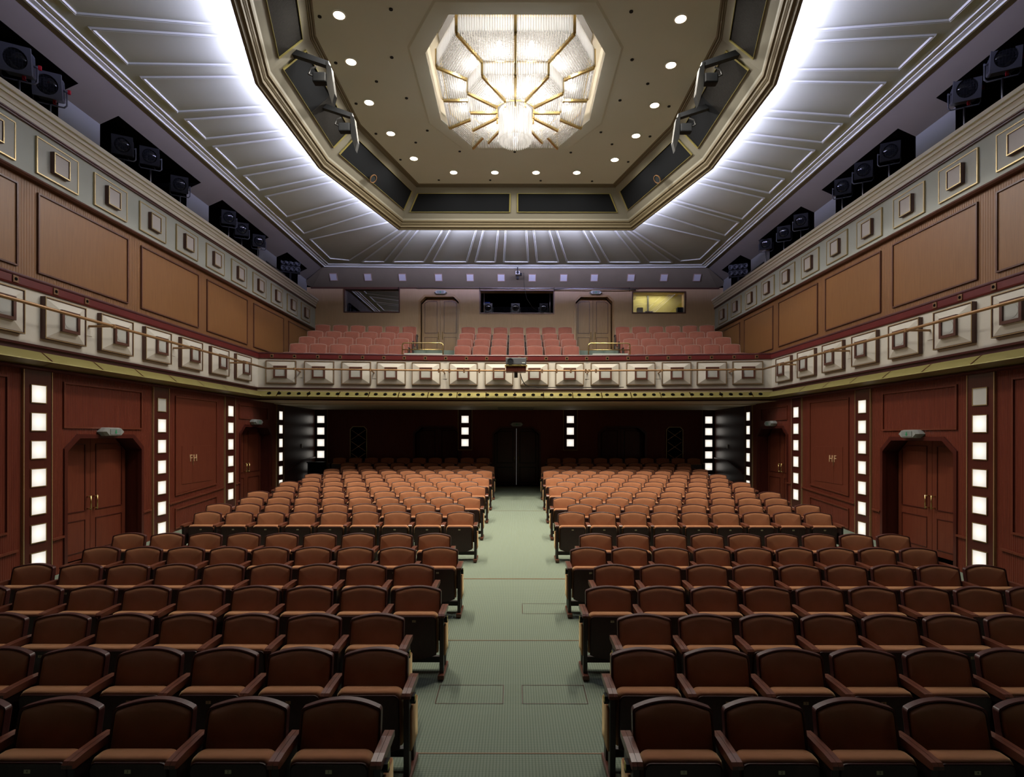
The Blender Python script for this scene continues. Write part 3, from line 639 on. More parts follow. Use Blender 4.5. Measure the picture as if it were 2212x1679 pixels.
def loft(b, rings, cap0=True, cap1=True):
    n = len(rings[0]); vs = [v for r in rings for v in r]; fs = []
    for k in range(len(rings) - 1):
        for j in range(n): fs.append((k * n + j, k * n + (j + 1) % n, (k + 1) * n + (j + 1) % n, (k + 1) * n + j))
    if cap0: fs.append(tuple(range(n))[::-1])
    if cap1: fs.append(tuple((len(rings) - 1) * n + j for j in range(n)))
    return b.add(vs, fs)
HT = 0.81
def seat_meshes():
    d = {}
    o = lambda ins: back_outline(0.238, 0.30, 0.782, HT, 0.024, ins, 0.006)
    d['shell'] = loft(MB(), [[lean(p, -0.010, HT) for p in o(0.013)], [lean(p, -0.030, HT) for p in o(0.011)], [lean(p, -0.034, HT) for p in o(0.005)], [lean(p, -0.030, HT) for p in o(0)], [lean(p, 0.012, HT) for p in o(0)], [lean(p, 0.022, HT) for p in o(0.006)]]).mesh('backrest_shell', M['walnut'])
    d['back'] = loft(MB(), [[lean(p, y, HT) for p in o(i)] for i, y in ((0.0115, -0.008), (0.0115, -0.022), (0.015, -0.032), (0.024, -0.040), (0.045, -0.046))] + [[lean((p[0] * f, 0.53 + (p[1] - 0.53) * f), y, HT) for p in o(0.045)] for f, y in ((.85, -.051), (.68, -.056), (.5, -.059), (.3, -.061), (.1, -.062))]).mesh('back_cushion', M['velvet'], True)
    def so(hw, zt, zs, zb, r, ins=0.0):
        hw -= ins; zt -= ins; pts = []
        for k in range(9): x = -hw + 2 * hw * k / 8; pts.append((x, zs + ins - (zs - zb) * (1 - (x / hw) ** 2)))
        for k in range(5): a = k / 4 * PI / 2; pts.append((hw - r + r * math.cos(a), zt - r + r * math.sin(a)))
        for k in range(5): a = PI / 2 + k / 4 * PI / 2; pts.append((-hw + r + r * math.cos(a), zt - r + r * math.sin(a)))
        return pts
    tip = lambda p, y: (p[0], y + (0.60 - p[1]) * 0.10, p[1])
    d['cush'] = loft(MB(), [[tip(p, y) for p in so(0.228, 0.605, 0.20, 0.165, 0.05, i)] for i, y in ((0.05, -0.150), (0.02, -0.158), (0.005, -0.175), (0.0, -0.20), (0.0, -0.245), (0.006, -0.268), (0.02, -0.278))]).mesh('seat_cushion', M['velvet'], True)
    d['pan'] = loft(MB(), [[tip(p, y) for p in so(0.215, 0.583, 0.19, 0.14, 0.04, i)] for i, y in ((0.004, -0.262), (0.0, -0.275), (0.0, -0.288), (0.006, -0.293))]).mesh('seat_pan', M['pan'])
    b = MB()
    for x0, x1 in ((-0.030, -0.001), (0.001, 0.030)):
        bm = [(-0.02, 0.592), (-0.02, 0.628), (-0.10, 0.634), (-0.27, 0.632), (-0.345, 0.626), (-0.362, 0.612), (-0.362, 0.592), (-0.34, 0.584), (-0.1, 0.586)]
        b.prism(bm, 'x', x0, x1)
    d['arm'] = b.mesh('armrest', M['arm'])
    b = MB(); b.bbox(-0.020, 0.020, -0.335, -0.26, 0.03, 0.586, 0.004, 1); b.box(-0.012, 0.012, -0.27, -0.05, 0.28, 0.586); b.box(-0.015, 0.015, -0.13, -0.05, 0.03, 0.30)
    d['leg'] = b.mesh('leg', M['legm']); d['foot'] = MB().bbox(-0.032, 0.032, -0.39, -0.02, 0.0, 0.045, 0.008, 2).mesh('foot', M['arm'])
    d['beam'] = MB().bbox(-0.245, 0.245, -0.15, -0.10, 0.075, 0.135, 0.004, 1).mesh('stretcher', M['legm'])
    d['endpad'] = loft(MB(), [[(y, p[0] - 0.185, p[1]) for p in so(0.115, 0.50, 0.205, 0.205, 0.02, i)] for i, y in ((0.01, -0.003), (0, 0.004), (0, 0.014), (0.006, 0.020))]).mesh('end_panel', M['velvet'], True)
    d['endbox'] = MB().prism([(-0.26, 0.515), (-0.30, 0.555), (-0.30, 0.585), (-0.235, 0.585), (-0.235, 0.515)], 'x', -0.002, 0.030).mesh('aisle_light', M['black'])
    d['endlab'] = MB().box(0.030, 0.032, -0.285, -0.245, 0.54, 0.58).mesh('row_label', M['yellow'])
    d['plate'] = MB().bbox(-0.018, 0.018, -0.003, 0.0, -0.011, 0.011, 0.001, 1).mesh('number_plate', M['plate'])
    return d
SM = seat_meshes()
PZ = 0.535
seat_count = 0
def seat(side, row, n, last, x, y, z, full, dark=False, plate=True):
    global seat_count
    sg = SX[side]; seat_count += 1
    rown = 'front row' if row == 1 else 'back row under the balcony' if row == 20 else '%s row from the stage' % ORD[row]
    pos = 'aisle seat' if n == 1 else '%s from the aisle' % ORD[n]
    t = thing('theatre_seat', 'velvet tip-up theatre seat, %s, %s, %s block' % (pos, rown, side), 'theatre seat', (x, y, z), 0, 'stalls seats')
    link('backrest_shell', SM['shell'], t); link('back_cushion', SM['back'], t); c = link('seat_cushion', SM['cush'], t); p = link('seat_pan', SM['pan'], t)
    hp = PITCH[side] / 2
    link('armrest', SM['arm'], t).location = (sg * hp, 0, 0)
    lg = link('leg', SM['leg'], t); lg.location = (sg * hp, 0, 0)
    if full or n == 1 or last: link('foot', SM['foot'], lg)
    if full or n == 1: link('stretcher', SM['beam'], t)
    if n == 1:
        link('armrest', SM['arm'], t).location = (-sg * hp, 0, 0); lg = link('leg', SM['leg'], t); lg.location = (-sg * hp, 0, 0); link('foot', SM['foot'], lg)
        e = link('end_panel', SM['endpad'], t); e.location = (-sg * (hp + 0.014), 0, 0); e.rotation_euler = (0, 0, 0)
        if sg > 0: e.scale = (-1, 1, 1)
        e2 = link('aisle_light', SM['endbox'], t); e2.location = (-sg * (hp + 0.018), 0, 0)
        if sg > 0: e2.scale = (-1, 1, 1)
        link('row_label', SM['endlab'], e2)
    if plate:
        q = link('number_plate', SM['plate'], p, 'number plate reading %d' % n); q.location = (0, -0.2905 + 0.0065 - 0.002, PZ); q.rotation_euler = (R(-5.7), 0, 0)
        q.data = plate_mesh(n)
_pl = {}
def plate_mesh(n):
    if n in _pl: return _pl[n]
    bm = bmesh.new(); bm.from_mesh(SM['plate'])
    k0 = len(bm.faces); tm = text_mesh(str(n), 0.02, M['ink'], 0.0003); tm2 = tm.copy(); tm2.transform(Matrix.Translation((0, -0.0034, 0)))
    bm.from_mesh(tm2); bm.faces.ensure_lookup_table()
    for f in bm.faces[k0:]: f.material_index = 1
    me = bpy.data.meshes.new('number_plate'); bm.to_mesh(me); bm.free(); me.materials.append(M['plate']); me.materials.append(M['ink']); _pl[n] = me; return me
PITCH = {'left': 0.555, 'right': 0.541}
LX = (-1.025, -1.02, -1.208, -.989, -1.178, -.979, -1.167, -.949, -1.183, -.932, -1.1755, -.914, -1.145, -.90, -1.126, -.883, -1.14, -.88, -1.13, -1.10)
RX = (.936, .948, 1.144, .963, 1.1645, .967, 1.18, .998, 1.2386, 1.016, 1.257, 1.028, 1.277, 1.038, 1.288, 1.057, 1.33, 1.074, 1.32, 1.358)
def row_y(r): return 3.38 + 0.805 * (r - 1) if r <= 7 else 9.9 + 0.805 * (r - 8)
mass = MB(); mass_parts = []
for r in range(1, 21):
    y = row_y(r); z = F(y - 0.15) + {18: 0.05, 19: 0.11, 20: 0.25}.get(r, 0); n = {1: 5, 2: 6, 3: 7, 20: 10}.get(r, 9)
    for side, x0 in (('left', LX[r - 1]), ('right', RX[r - 1])):
        for k in range(n):
            x = x0 + SX[side] * PITCH[side] * k
            if r in (18, 19): mass_parts.append((x, y, z, side, k)); continue
            seat(side, r, k + 1, k == n - 1, x, y, z, r <= 8, r >= 17, r <= 8 or (k == 0 and r <= 14))
# the two rows that only show their top edges in the dark: one object
bm = bmesh.new()
for x, y, z, side, k in mass_parts:
    for mi, key in enumerate(('shell', 'back', 'cush', 'pan', 'arm', 'leg')):
        me = SM[key].copy(); dx = SX[side] * PITCH[side] / 2 if key in ('arm', 'leg') else 0
        me.transform(Matrix.Translation((x + dx, y, z))); f0 = len(bm.faces); bm.from_mesh(me); bm.faces.ensure_lookup_table()
        for f in bm.faces[f0:]: f.material_index = mi
        bpy.data.meshes.remove(me)
me = bpy.data.meshes.new('theatre_seat_rows'); bm.to_mesh(me); bm.free()
for key in ('walnut', 'velvet', 'velvet', 'pan', 'arm', 'legm'): me.materials.append(M[key])
tag(link('theatre_seat_rows', me), 'two dark rows of seats before the back row under the balcony', 'theatre seats', None, 'stuff')

# balcony seats: plain rounded backs, light on their rims put in as pale strips
def bal_meshes():
    o = lambda ins: back_outline(0.235, 0.20, 0.845, 0.862, 0.035, ins, 0.004); d = {}
    L = lambda p, y: (p[0], y - (0.86 - p[1]) * 0.16, p[1])
    d['back'] = loft(MB(), [[L(p, y) for p in o(i)] for i, y in ((0.02, 0.045), (0.004, 0.035), (0.0, 0.0), (0.004, -0.03), (0.014, -0.040), (0.05, -0.046), (0.12, -0.05))]).mesh('back_cushion', M['velvet_pink'], True)
    d['pipe'] = MB().tube([L(p, -0.032) for p in o(0.002)][8:], 0.006, 6).mesh('seat_piping', M['pipe_edge'], True)
    d['cush'] = MB().bbox(-0.225, 0.225, -0.28, -0.17, 0.14, 0.56, 0.03, 3).mesh('seat_cushion', M['velvet_pink'], True)
    b = MB().bbox(-0.022, 0.022, -0.30, -0.04, 0.50, 0.545, 0.008, 1); b.box(-0.015, 0.015, -0.26, -0.12, 0.0, 0.5); d['leg'] = b.mesh('armrest', M['legm'])
    return d
BM = bal_meshes()
def bal_seat(i, x, label, ends):
    th = math.atan2(-0.020 * x, 1)
    t = thing('balcony_seat', label, 'theatre seat', (x, yrow(i, x), lev[i]), th, 'balcony seats')
    bk = link('back_cushion', BM['back'], t); link('seat_piping', BM['pipe'], bk); link('seat_cushion', BM['cush'], t)
    for e in ends: link('armrest', BM['leg'], t).location = (e * 0.273, 0, 0)
for i in range(5):
    rw = ('front balcony row', 'second balcony row', 'third balcony row', 'fourth balcony row', 'back balcony row')[i]
    for k in range(6):
        bal_seat(i, -3.55 - 0.564 * k, 'dusty red balcony seat, %s, left block, %s from the left stairs' % (rw, ORD[k + 1]), (1, -1) if k == 5 else (1,))
        bal_seat(i, 3.62 + 0.55 * k, 'dusty red balcony seat, %s, right block, %s from the right stairs' % (rw, ORD[k + 1]), (-1, 1) if k == 5 else (-1,))
    for k in range(7): bal_seat(i, -1.58 + 0.546 * k, 'dusty red balcony seat, %s, middle block, %s from the left stairs' % (rw, ORD[k + 1]), (-1, 1) if k == 6 else (-1,))
# brass railings at the head of the balcony stairs
for x0, x1, sd in ((-3.21, -2.05, 'left'), (2.10, 3.28, 'right')):
    y = 15.97; t = thing('brass_railing', 'low two-bar brass railing before the %s balcony door' % sd, 'railing', ((x0 + x1) / 2, y, lev[0]), 0, 'brass railings on the balcony')
    h = (x1 - x0) / 2; zt = H(2.66) - lev[0]; b = MB()
    b.tube([(-h, 0, 0), (-h, 0, zt - 0.06), (-h + 0.02, 0, zt - 0.02), (-h + 0.06, 0, zt), (h - 0.06, 0, zt), (h - 0.02, 0, zt - 0.02), (h, 0, zt - 0.06), (h, 0, 0)], 0.017, 10)
    b.build('railing_frame', M['brass'], t, True); MB().tube([(-h, 0, zt - 0.19), (h, 0, zt - 0.19)], 0.014, 10).build('lower_bar', M['brass'], t, True)
    for kx in (-2.78, 2.95):
        if (kx < 0) == (sd == 'left'): trim(MB().box(kx - 0.62, kx + 0.62, 16.75, 16.85, lev[0] + .2, H(2.485)), M['mould'], 'pale nosing of the stair before the %s balcony door' % sd, 'step')

# ------------------------------------------------------------------ upper walls
UP0, UP1 = H(2.2), H(3.83)
for side in ('left', 'right'):
    s = SX[side]; a, c = sorted((s * W, s * (W + 0.3)))
    struct('wall_%s_upper' % side, MB().box(a, c, 0.6, Y_UP, UP0, H(3.9)), M['oak_y'], 'upper %s side wall of ribbed brown wood' % side, 'wall')
    per = [(6.12, 8.09), (8.43, 10.40), (10.76, 12.72), (13.06, 15.04), (15.40, 17.40), (17.78, 19.8)] if side == 'left' else [(6.4, 8.36), (8.70, 10.66), (11.0, 12.97), (13.3, 15.27), (15.6, 17.55), (17.9, 19.85)]
    for k, (y0, y1) in enumerate(per):
        a, c = sorted((s * (W - 0.010), s * W + 0.0)); b = MB().box(a, c, y0 + .02, y1 - .02, H(2.47), H(3.64))
        b.cur = 1; o = [(y0, H(2.45)), (y1, H(2.45)), (y1, H(3.66)), (y0, H(3.66))]; i = [(y0 + .024, H(2.474)), (y1 - .024, H(2.474)), (y1 - .024, H(3.636)), (y0 + .024, H(3.636))]
        a, c = sorted((s * (W - 0.03), s * W)); b.ring(o, i, 'x', a, c)
        trim(b, [M['oak'], M['oak_dark']], 'framed wood panel, %s from the stage end on the upper %s wall' % (ORD[k + 1], side), 'wall panel')
    # frieze and cornice
    a, c = sorted((s * 7.15, s * 7.5)); trim(MB().box(a, c, 0.6, Y_UP, H(3.84), H(4.62)), M['green'], 'sage green frieze along the %s gallery' % side, 'frieze')
    pth = [(s * 7.15, 0.6), (s * 7.15, Y_UP)]
    q = (lambda prof: [((o if s > 0 else -o), z) for o, z in prof])
    trim(MB().sweep(pth, q([(0.0, H(3.85)), (0.03, H(3.84)), (0.045, H(3.81)), (0.02, H(3.785)), (-0.1, H(3.78))])), M['oak_dark'], 'dark moulding under the %s gallery frieze' % side, 'trim')
    trim(MB().sweep(pth, q([(0.0, H(4.56)), (0.03, H(4.565)), (0.03, H(4.585)), (0.02, H(4.59)), (0.035, H(4.60)), (0.035, H(4.615)), (0.0, H(4.62))])), M['oak_dark'], 'dark double line over the %s gallery frieze' % side, 'trim')
    trim(MB().sweep(pth, q([(0.0, H(4.615)), (0.03, H(4.622)), (0.03, H(4.69)), (0.042, H(4.695)), (0.050, H(4.73)), (0.075, H(4.765)), (0.088, H(4.77)), (0.088, H(4.825)), (0.108, H(4.83)), (0.12, H(4.838)), (0.12, H(4.90)), (-1.2, H(4.90))])), M['ivory_lt'], 'ivory cornice of the %s lighting gallery' % side, 'cornice')
    b = MB()
    for o, z in ((0.034, H(4.692)), (0.08, H(4.767)), (0.106, H(4.829))): b.box(*sorted((s * (7.15 - o - 0.006), s * (7.15 - o + 0.004))), 0.6, Y_UP, z - 0.004, z + 0.004)
    trim(b, M['oldgold'], 'gilt lines along the %s gallery cornice' % side, 'cornice')
# frieze panels
fr_me = [MB().rect(-0.40, 0.40, -0.275, 0.275, 0.018, -0.03, 0.0).mesh('panel_edge', M['gold']),
         MB().bbox(-0.385, 0.385, -0.022, 0.0, -0.26, 0.26, 0.004, 1).mesh('panel_field', M['sage_pan']),
         MB().rect(-0.155, 0.155, -0.16, 0.16, 0.025, -0.085, -0.02).mesh('inner_frame', M['oak_dark']),
         MB().rect(-0.152, 0.152, -0.157, 0.157, 0.016, -0.092, -0.084).mesh('inner_gilt', M['gold']),
         MB().box(-0.13, 0.13, -0.078, -0.02, -0.135, 0.135).mesh('inner_square', M['pink'])]
for side, y0, dy in (('left', 8.74, 1.15), ('right', 9.03, 1.13)):
    for k in range(-2, 10):
        y = y0 + dy * k
        t = thing('frieze_panel', 'gilt-edged square relief on the %s gallery frieze, %s from the back wall' % (side, ORD[10 - k]), 'wall panel', (SX[side] * 7.15, y, H(4.195)), RZ[side], 'frieze reliefs along the galleries')
        for n, me in zip(('panel_edge', 'panel_field', 'inner_frame', 'inner_gilt', 'inner_square'), fr_me): link(n, me, t)

# upper back wall with booth windows and doors
WT = H(5.33); UD = [(-2.70, 1.46), (2.83, 1.40)]; UDZ = (H(2.92), H(5.04))
WIN = [(-6.10, -4.15, H(4.45), H(5.26)), (-1.24, 1.38, H(4.42), H(5.21)), (4.22, 6.08, H(4.44), H(5.17))]
cuts = sorted([(x - w_ / 2, x + w_ / 2, 'd') for x, w_ in UD] + [(a, c, (z0, z1)) for a, c, z0, z1 in WIN])
b = MB(); x0 = -7.6; zb = lev[0] - 0.2
for a, c, kd in cuts:
    b.prism([(x0, zb), (a, zb), (a, WT), (x0, WT)], 'y', Y_UP, Y_UP + REC)
    if kd == 'd':
        t1 = UDZ[1]; b.prism([(a, t1 - .2), (a + .2, t1), (c - .2, t1), (c, t1 - .2), (c, WT), (a, WT)], 'y', Y_UP, Y_UP + REC)
        b.prism([(a, zb), (c, zb), (c, UDZ[0]), (a, UDZ[0])], 'y', Y_UP, Y_UP + REC)
    else:
        b.prism([(a, zb), (c, zb), (c, kd[0]), (a, kd[0])], 'y', Y_UP, Y_UP + REC); b.prism([(a, kd[1]), (c, kd[1]), (c, WT), (a, WT)], 'y', Y_UP, Y_UP + REC)
    x0 = c
b.prism([(x0, zb), (7.6, zb), (7.6, WT), (x0, WT)], 'y', Y_UP, Y_UP + REC)
struct('wall_back_upper', b, M['oak_back'], 'pale brown wood wall behind the balcony seats', 'wall')
trim(MB().box(-7.3, 7.3, Y_UP - 0.03, Y_UP, WT - 0.05, WT), M['oak_dark'], 'dark top rail of the balcony back wall', 'trim')
CH = (0.2, 0.2)
for k, (x, w_) in enumerate(UD):
    dn += 1; make_door(dn, 'back', x, Y_UP, UDZ[0], w_, UDZ[1] - UDZ[0], (M['oak_door'], M['oak_door'], M['oak_dark']), '%s double door behind the balcony seats' % ('left', 'right')[k], True, REC, 0.72, 0.27)
    exit_sign('back', x + 0.05, Y_UP, UDZ[1] + 0.085, 'small exit sign over the %s balcony door' % ('left', 'right')[k], 0.95)
for k, (a, c, z0, z1) in enumerate(WIN):
    t = thing('window_%d' % (k + 1), ('glazed control booth window left of the balcony doors', 'open black projection window in the middle of the balcony wall', 'glazed window of the yellow-lit booth right of the balcony doors')[k], 'window', ((a + c) / 2, Y_UP, z0), 0, None, 'structure')
    h = (c - a) / 2; hz = z1 - z0
    MB().rect(-h - .03, h + .03, -.03, hz + .03, 0.035, -0.03, 0.06).build('window_frame', M['oak_dark'], t)
    if k != 1: MB().box(-h, h, 0.10, 0.112, 0, hz).build('window_pane', M['glass'], t)
    m = (M['greywall'], M['void'], mat('yellow_booth_wall', (0.55, 0.50, 0.20), 0.8))[k]
    b = MB(); d = (0.9, 1.6, 0.9)[k]; y0 = REC + 0.001
    b.add([(-h - .2, y0, -.25), (h + .2, y0, -.25), (h + .2, y0, hz + .15), (-h - .2, y0, hz + .15), (-h - .2, d, -.25), (h + .2, d, -.25), (h + .2, d, hz + .15), (-h - .2, d, hz + .15)],
          [(4, 5, 6, 7), (0, 1, 5, 4), (2, 3, 7, 6), (0, 4, 7, 3), (1, 2, 6, 5)])
    b.build('booth_interior', (M['void'], M['void'], m)[k], t)
    if k == 2: MB().box(-h + 0.72, -h + 0.77, d - 0.05, d - 0.005, -.2, hz + .1).build('wall_joint', M['greymetal'], t)
lamp('booth_lamp', 'AREA', (5.1, Y_UP + 0.62, H(5.28)), 9.0, (1.0, 0.93, 0.66), (0, 0, 0), shape='RECTANGLE', size=1.2, size_y=0.2)
# things standing in the booth windows
def loudspeaker(x, label, sc, m):
    t = thing('loudspeaker', label, 'loudspeaker', (x, Y_UP + 0.24, H(4.44)), 0); MB().bbox(-.1 * sc, .1 * sc, -.09, .09, 0, .22 * sc, .01).build('speaker_cabinet', M['blkmetal'], t); MB().box(-.08 * sc, .08 * sc, -.095, -.09, .02 * sc, .2 * sc).build('speaker_front', m, t)
loudspeaker(4.52, 'small grey-fronted loudspeaker on the sill of the yellow booth window', 1.0, M['greymetal']); loudspeaker(5.96, 'black loudspeaker in the right corner of the yellow booth window', 1.05, M['black'])
tag(MB().bbox(4.70, 4.98, Y_UP + .16, Y_UP + .34, H(4.44), H(4.53), .006).build('purple_box', mat('purple_card', (0.10, 0.03, 0.16), 0.6)), 'flat purple box on the sill of the yellow booth window', 'box')
tag(MB().tube([(4.30 + .05 * math.cos(a) , Y_UP + .2, H(5.05) + .09 * math.sin(a)) for a in [k * .4 for k in range(30)]], .008, 6).build('cable_coil', M['signwhite'], None, True), 'pale coil of cable hanging in the yellow booth window', 'cable')

# spotlights
def lantern(loc, rz, label, group, sc=1.0, knobs=False, body='blkmetal', stand=0.5, rx=R(14), name='stage_spotlight'):
    t = thing(name, label, 'spotlight', loc, rz, group); S = sc
    hd = MB(); hd.bbox(-.15 * S, .15 * S, -.14 * S, .12 * S, -.15 * S, .15 * S, .025 * S, 2); hd.bbox(-.11 * S, .11 * S, .12 * S, .22 * S, -.12 * S, .11 * S, .02 * S, 2)
    for k in range(3): hd.box(-.155 * S, .155 * S, (-.06 + .06 * k) * S, (-.045 + .06 * k) * S, -.11 * S, .11 * S)
    h = hd.build('housing', M[body], t); h.rotation_euler = (rx, 0, 0)
    n = 24; o = []
    for k in range(n): a = 2 * PI * k / n; m_ = max(abs(math.cos(a)), abs(math.sin(a))); o.append((.165 * S * math.cos(a) / m_, .165 * S * math.sin(a) / m_))
    i = [(.128 * S * math.cos(2 * PI * k / n), .128 * S * math.sin(2 * PI * k / n)) for k in range(n)]
    MB().ring(o, i, 'y', -.185 * S, -.14 * S).build('colour_frame', M['blkmetal'] if body == 'blkmetal' else M[body], h)
    b = MB().lathe([(.126 * S, -.15 * S), (.115 * S, -.158 * S), (.07 * S, -.168 * S), (.01 * S, -.172 * S)], 24, 'y'); b.build('lens', M['lens'], h, True)
    g = MB()
    for k in range(-3, 4):
        q = .036 * k * S; l = math.sqrt(max(0, (.124 * S) ** 2 - q * q)); g.box(q - .0015, q + .0015, -.18 * S, -.177 * S, -l, l); g.box(-l, l, -.18 * S, -.177 * S, q - .0015, q + .0015)
    g.build('wire_guard', M['blkmetal'], h)
    y = MB().tube([(.19 * S, 0, .02 * S), (.19 * S, 0, -.20 * S), (.16 * S, 0, -.235 * S), (-.16 * S, 0, -.235 * S), (-.19 * S, 0, -.20 * S), (-.19 * S, 0, .02 * S)], .012 * S, 8)
    y.tube([(.15 * S, 0, 0), (.20 * S, 0, 0)], .014 * S, 8); y.tube([(-.15 * S, 0, 0), (-.20 * S, 0, 0)], .014 * S, 8)
    y.build('yoke', M['greymetal'], t, True)
    MB().tube([(0, 0, -.235 * S), (0, 0, -stand)], .016, 10).build('spigot', M['steel'], t, True)
    MB().tube([(.10 * S, .02, -.235 * S), (.06 * S, -.05, -.20 * S), (.03 * S, .10, -.14 * S)], .006, 6).build('cable', M['cable'], t, True)
    t_last[0] = t
    if knobs:
        for p in ((.05, 0, .175), (.215, 0, 0), (.05, -.02, -.185)): MB().bbox((p[0] - .02) * S, (p[0] + .02) * S, -.015, .015, (p[2] - .03) * S, (p[2] + .03) * S, .008, 2).build('red_knob', M['redknob'], t, False, 'red knob')
LEDGE = H(4.90); t_last = [None]; fsp = []
def px_lantern(u, v, x): y = 1210 * x / abs(u); return y, H(v * y / 1210)
spots = {'left': [(-1072, 805, 'first', 1), (-1005, 751, 'first', 1), (-846, 624, 'second', 0), (-788, 601, 'second', 0), (-724, 541, 'second', 0), (-619, 471, 'third', 0), (-591, 446, 'third', 0), (-554, 421, 'third', 0)],
         'right': [(1052, 813, 'first', 1), (970, 747, 'first', 1), (808, 614, 'second', 0), (751, 574, 'second', 0), (707, 539, 'second', 0), (617.5, 466, 'third', 0), (581, 441, 'third', 0), (542, 417, 'third', 0)]}
cnt = {}
for side in ('left', 'right'):
    for u, v, nich, kn in spots[side]:
        x = 7.36; y, z = px_lantern(u, v, x); k = (side, nich); cnt[k] = cnt.get(k, 0) + 1
        lantern((SX[side] * x, y, z), -SX[side] * R(28), '%sstage spotlight in the %s alcove from the stage, %s gallery, %s from the stage' % ('red-knobbed ' if kn else 'black ', nich, side, ORD[cnt[k]]), 'gallery spotlights', 1.12 if kn else 1.0, bool(kn), 'greymetal' if kn else 'blkmetal', z - LEDGE)
    # cluster of round blinder lamps in the last alcove
    x, (u, v) = 7.40, ((-485, 367) if side == 'left' else (482, 360)); y, z = px_lantern(u, v, x)
    t = thing('blinder_lamp', 'grey cluster of round lamps in the last alcove of the %s gallery' % side, 'spotlight', (SX[side] * x, y, z), -SX[side] * R(25))
    MB().bbox(-.30, .30, .02, .10, -.22, .24, .01).build('lamp_frame', M['blkmetal'], t)
    me = MB().lathe([(.075, .02), (.075, -.10), (.062, -.10), (.058, -.03), (.01, -.02)], 18, 'y', caps=False).mesh('round_lamp', M['greymetal'], True)
    for ix in range(4):
        for iz in range(2): link('round_lamp', me, t).location = (-.23 + .153 * ix, 0, -.10 + .2 * iz)
    MB().box(-.03, .03, .04, .08, LEDGE - z, -.2).build('stand', M['blkmetal'], t)
    tag(MB().tube([(SX[side] * 7.12, 16.5, LEDGE + .045), (SX[side] * 7.06, 15.9, LEDGE + .05), (SX[side] * 7.08, 17.2, LEDGE + .04)], .03, 8).build('spare_tube', M['greymetal'], None, True), 'grey tube lying on the %s gallery ledge by the third alcove' % side, 'tube')
for x, lb, kn in ((-0.98, 'blue-hooded follow spot at the left of the projection window', 0), (0.02, 'grey follow spot in the middle of the projection window', 0), (1.05, 'square black spotlight at the right of the projection window', 0)):
    lantern((x, Y_UP + 0.55, H(4.72)), 0, lb, None, 0.95, False, 'blkmetal' if x > .5 else 'greymetal', 0.34, R(8), 'follow_spot'); fsp.append(t_last[0])
trim(MB().box(-1.24, 1.38, Y_UP + REC, Y_UP + 1.2, H(4.30), H(4.385)), M['void'], 'black shelf behind the projection window', 'shelf')
MB().bbox(-.19, .08, -.13, .14, .10, .20, .05, 3).build('cloth_cover', mat('blue_cloth', (0.02, 0.05, 0.20), 0.8), fsp[0], False, 'blue cloth cover')
for sg, lb in ((-1.12, 'left'), (1.27, 'right')):
    tag(MB().tube([(sg, Y_UP + .28, H(4.42)), (sg, Y_UP + .28, H(5.2))], .014, 8).build('steel_pole', M['steel'], None, True), 'thin steel pole at the %s side of the projection window' % lb, 'pole')

# conduit and hooks along the top of the balcony wall, hanging cable
b = MB().tube([(-3.5, Y_UP - .06, WT - .04), (4.4, Y_UP - .06, WT - .05)], .016, 8); b.tube([(1.4, Y_UP - .09, WT - .10), (2.0, Y_UP - .19, WT - .09), (3.6, Y_UP - .19, WT - .10), (4.3, Y_UP - .09, WT - .10)], .02, 8)
t = thing('cable_conduit', 'grey conduit with hooks along the top of the balcony back wall', 'conduit', (0, 0, 0)); b.build('conduit', M['steel'], t, True)
for x in (-4.15, -1.26, 1.40, 4.08): MB().tube([(x, Y_UP - .02, WT - .01), (x, Y_UP - .09, WT - .02), (x, Y_UP - .09, WT - .16)], .011, 6).build('hook', M['cable'], t, True)
tag(MB().tube([(0.30, Y_UP - .36, H(5.76)), (0.33, Y_UP - .16, H(5.32)), (0.42, Y_UP - .13, H(4.9)), (0.62, Y_UP - .10, H(4.6)), (0.85, Y_UP - .05, H(4.46)), (.87, Y_UP + .05, H(4.43))], .007, 6).build('hanging_cable', M['cable'], None, True), 'thin black cable hanging before the projection window', 'cable')

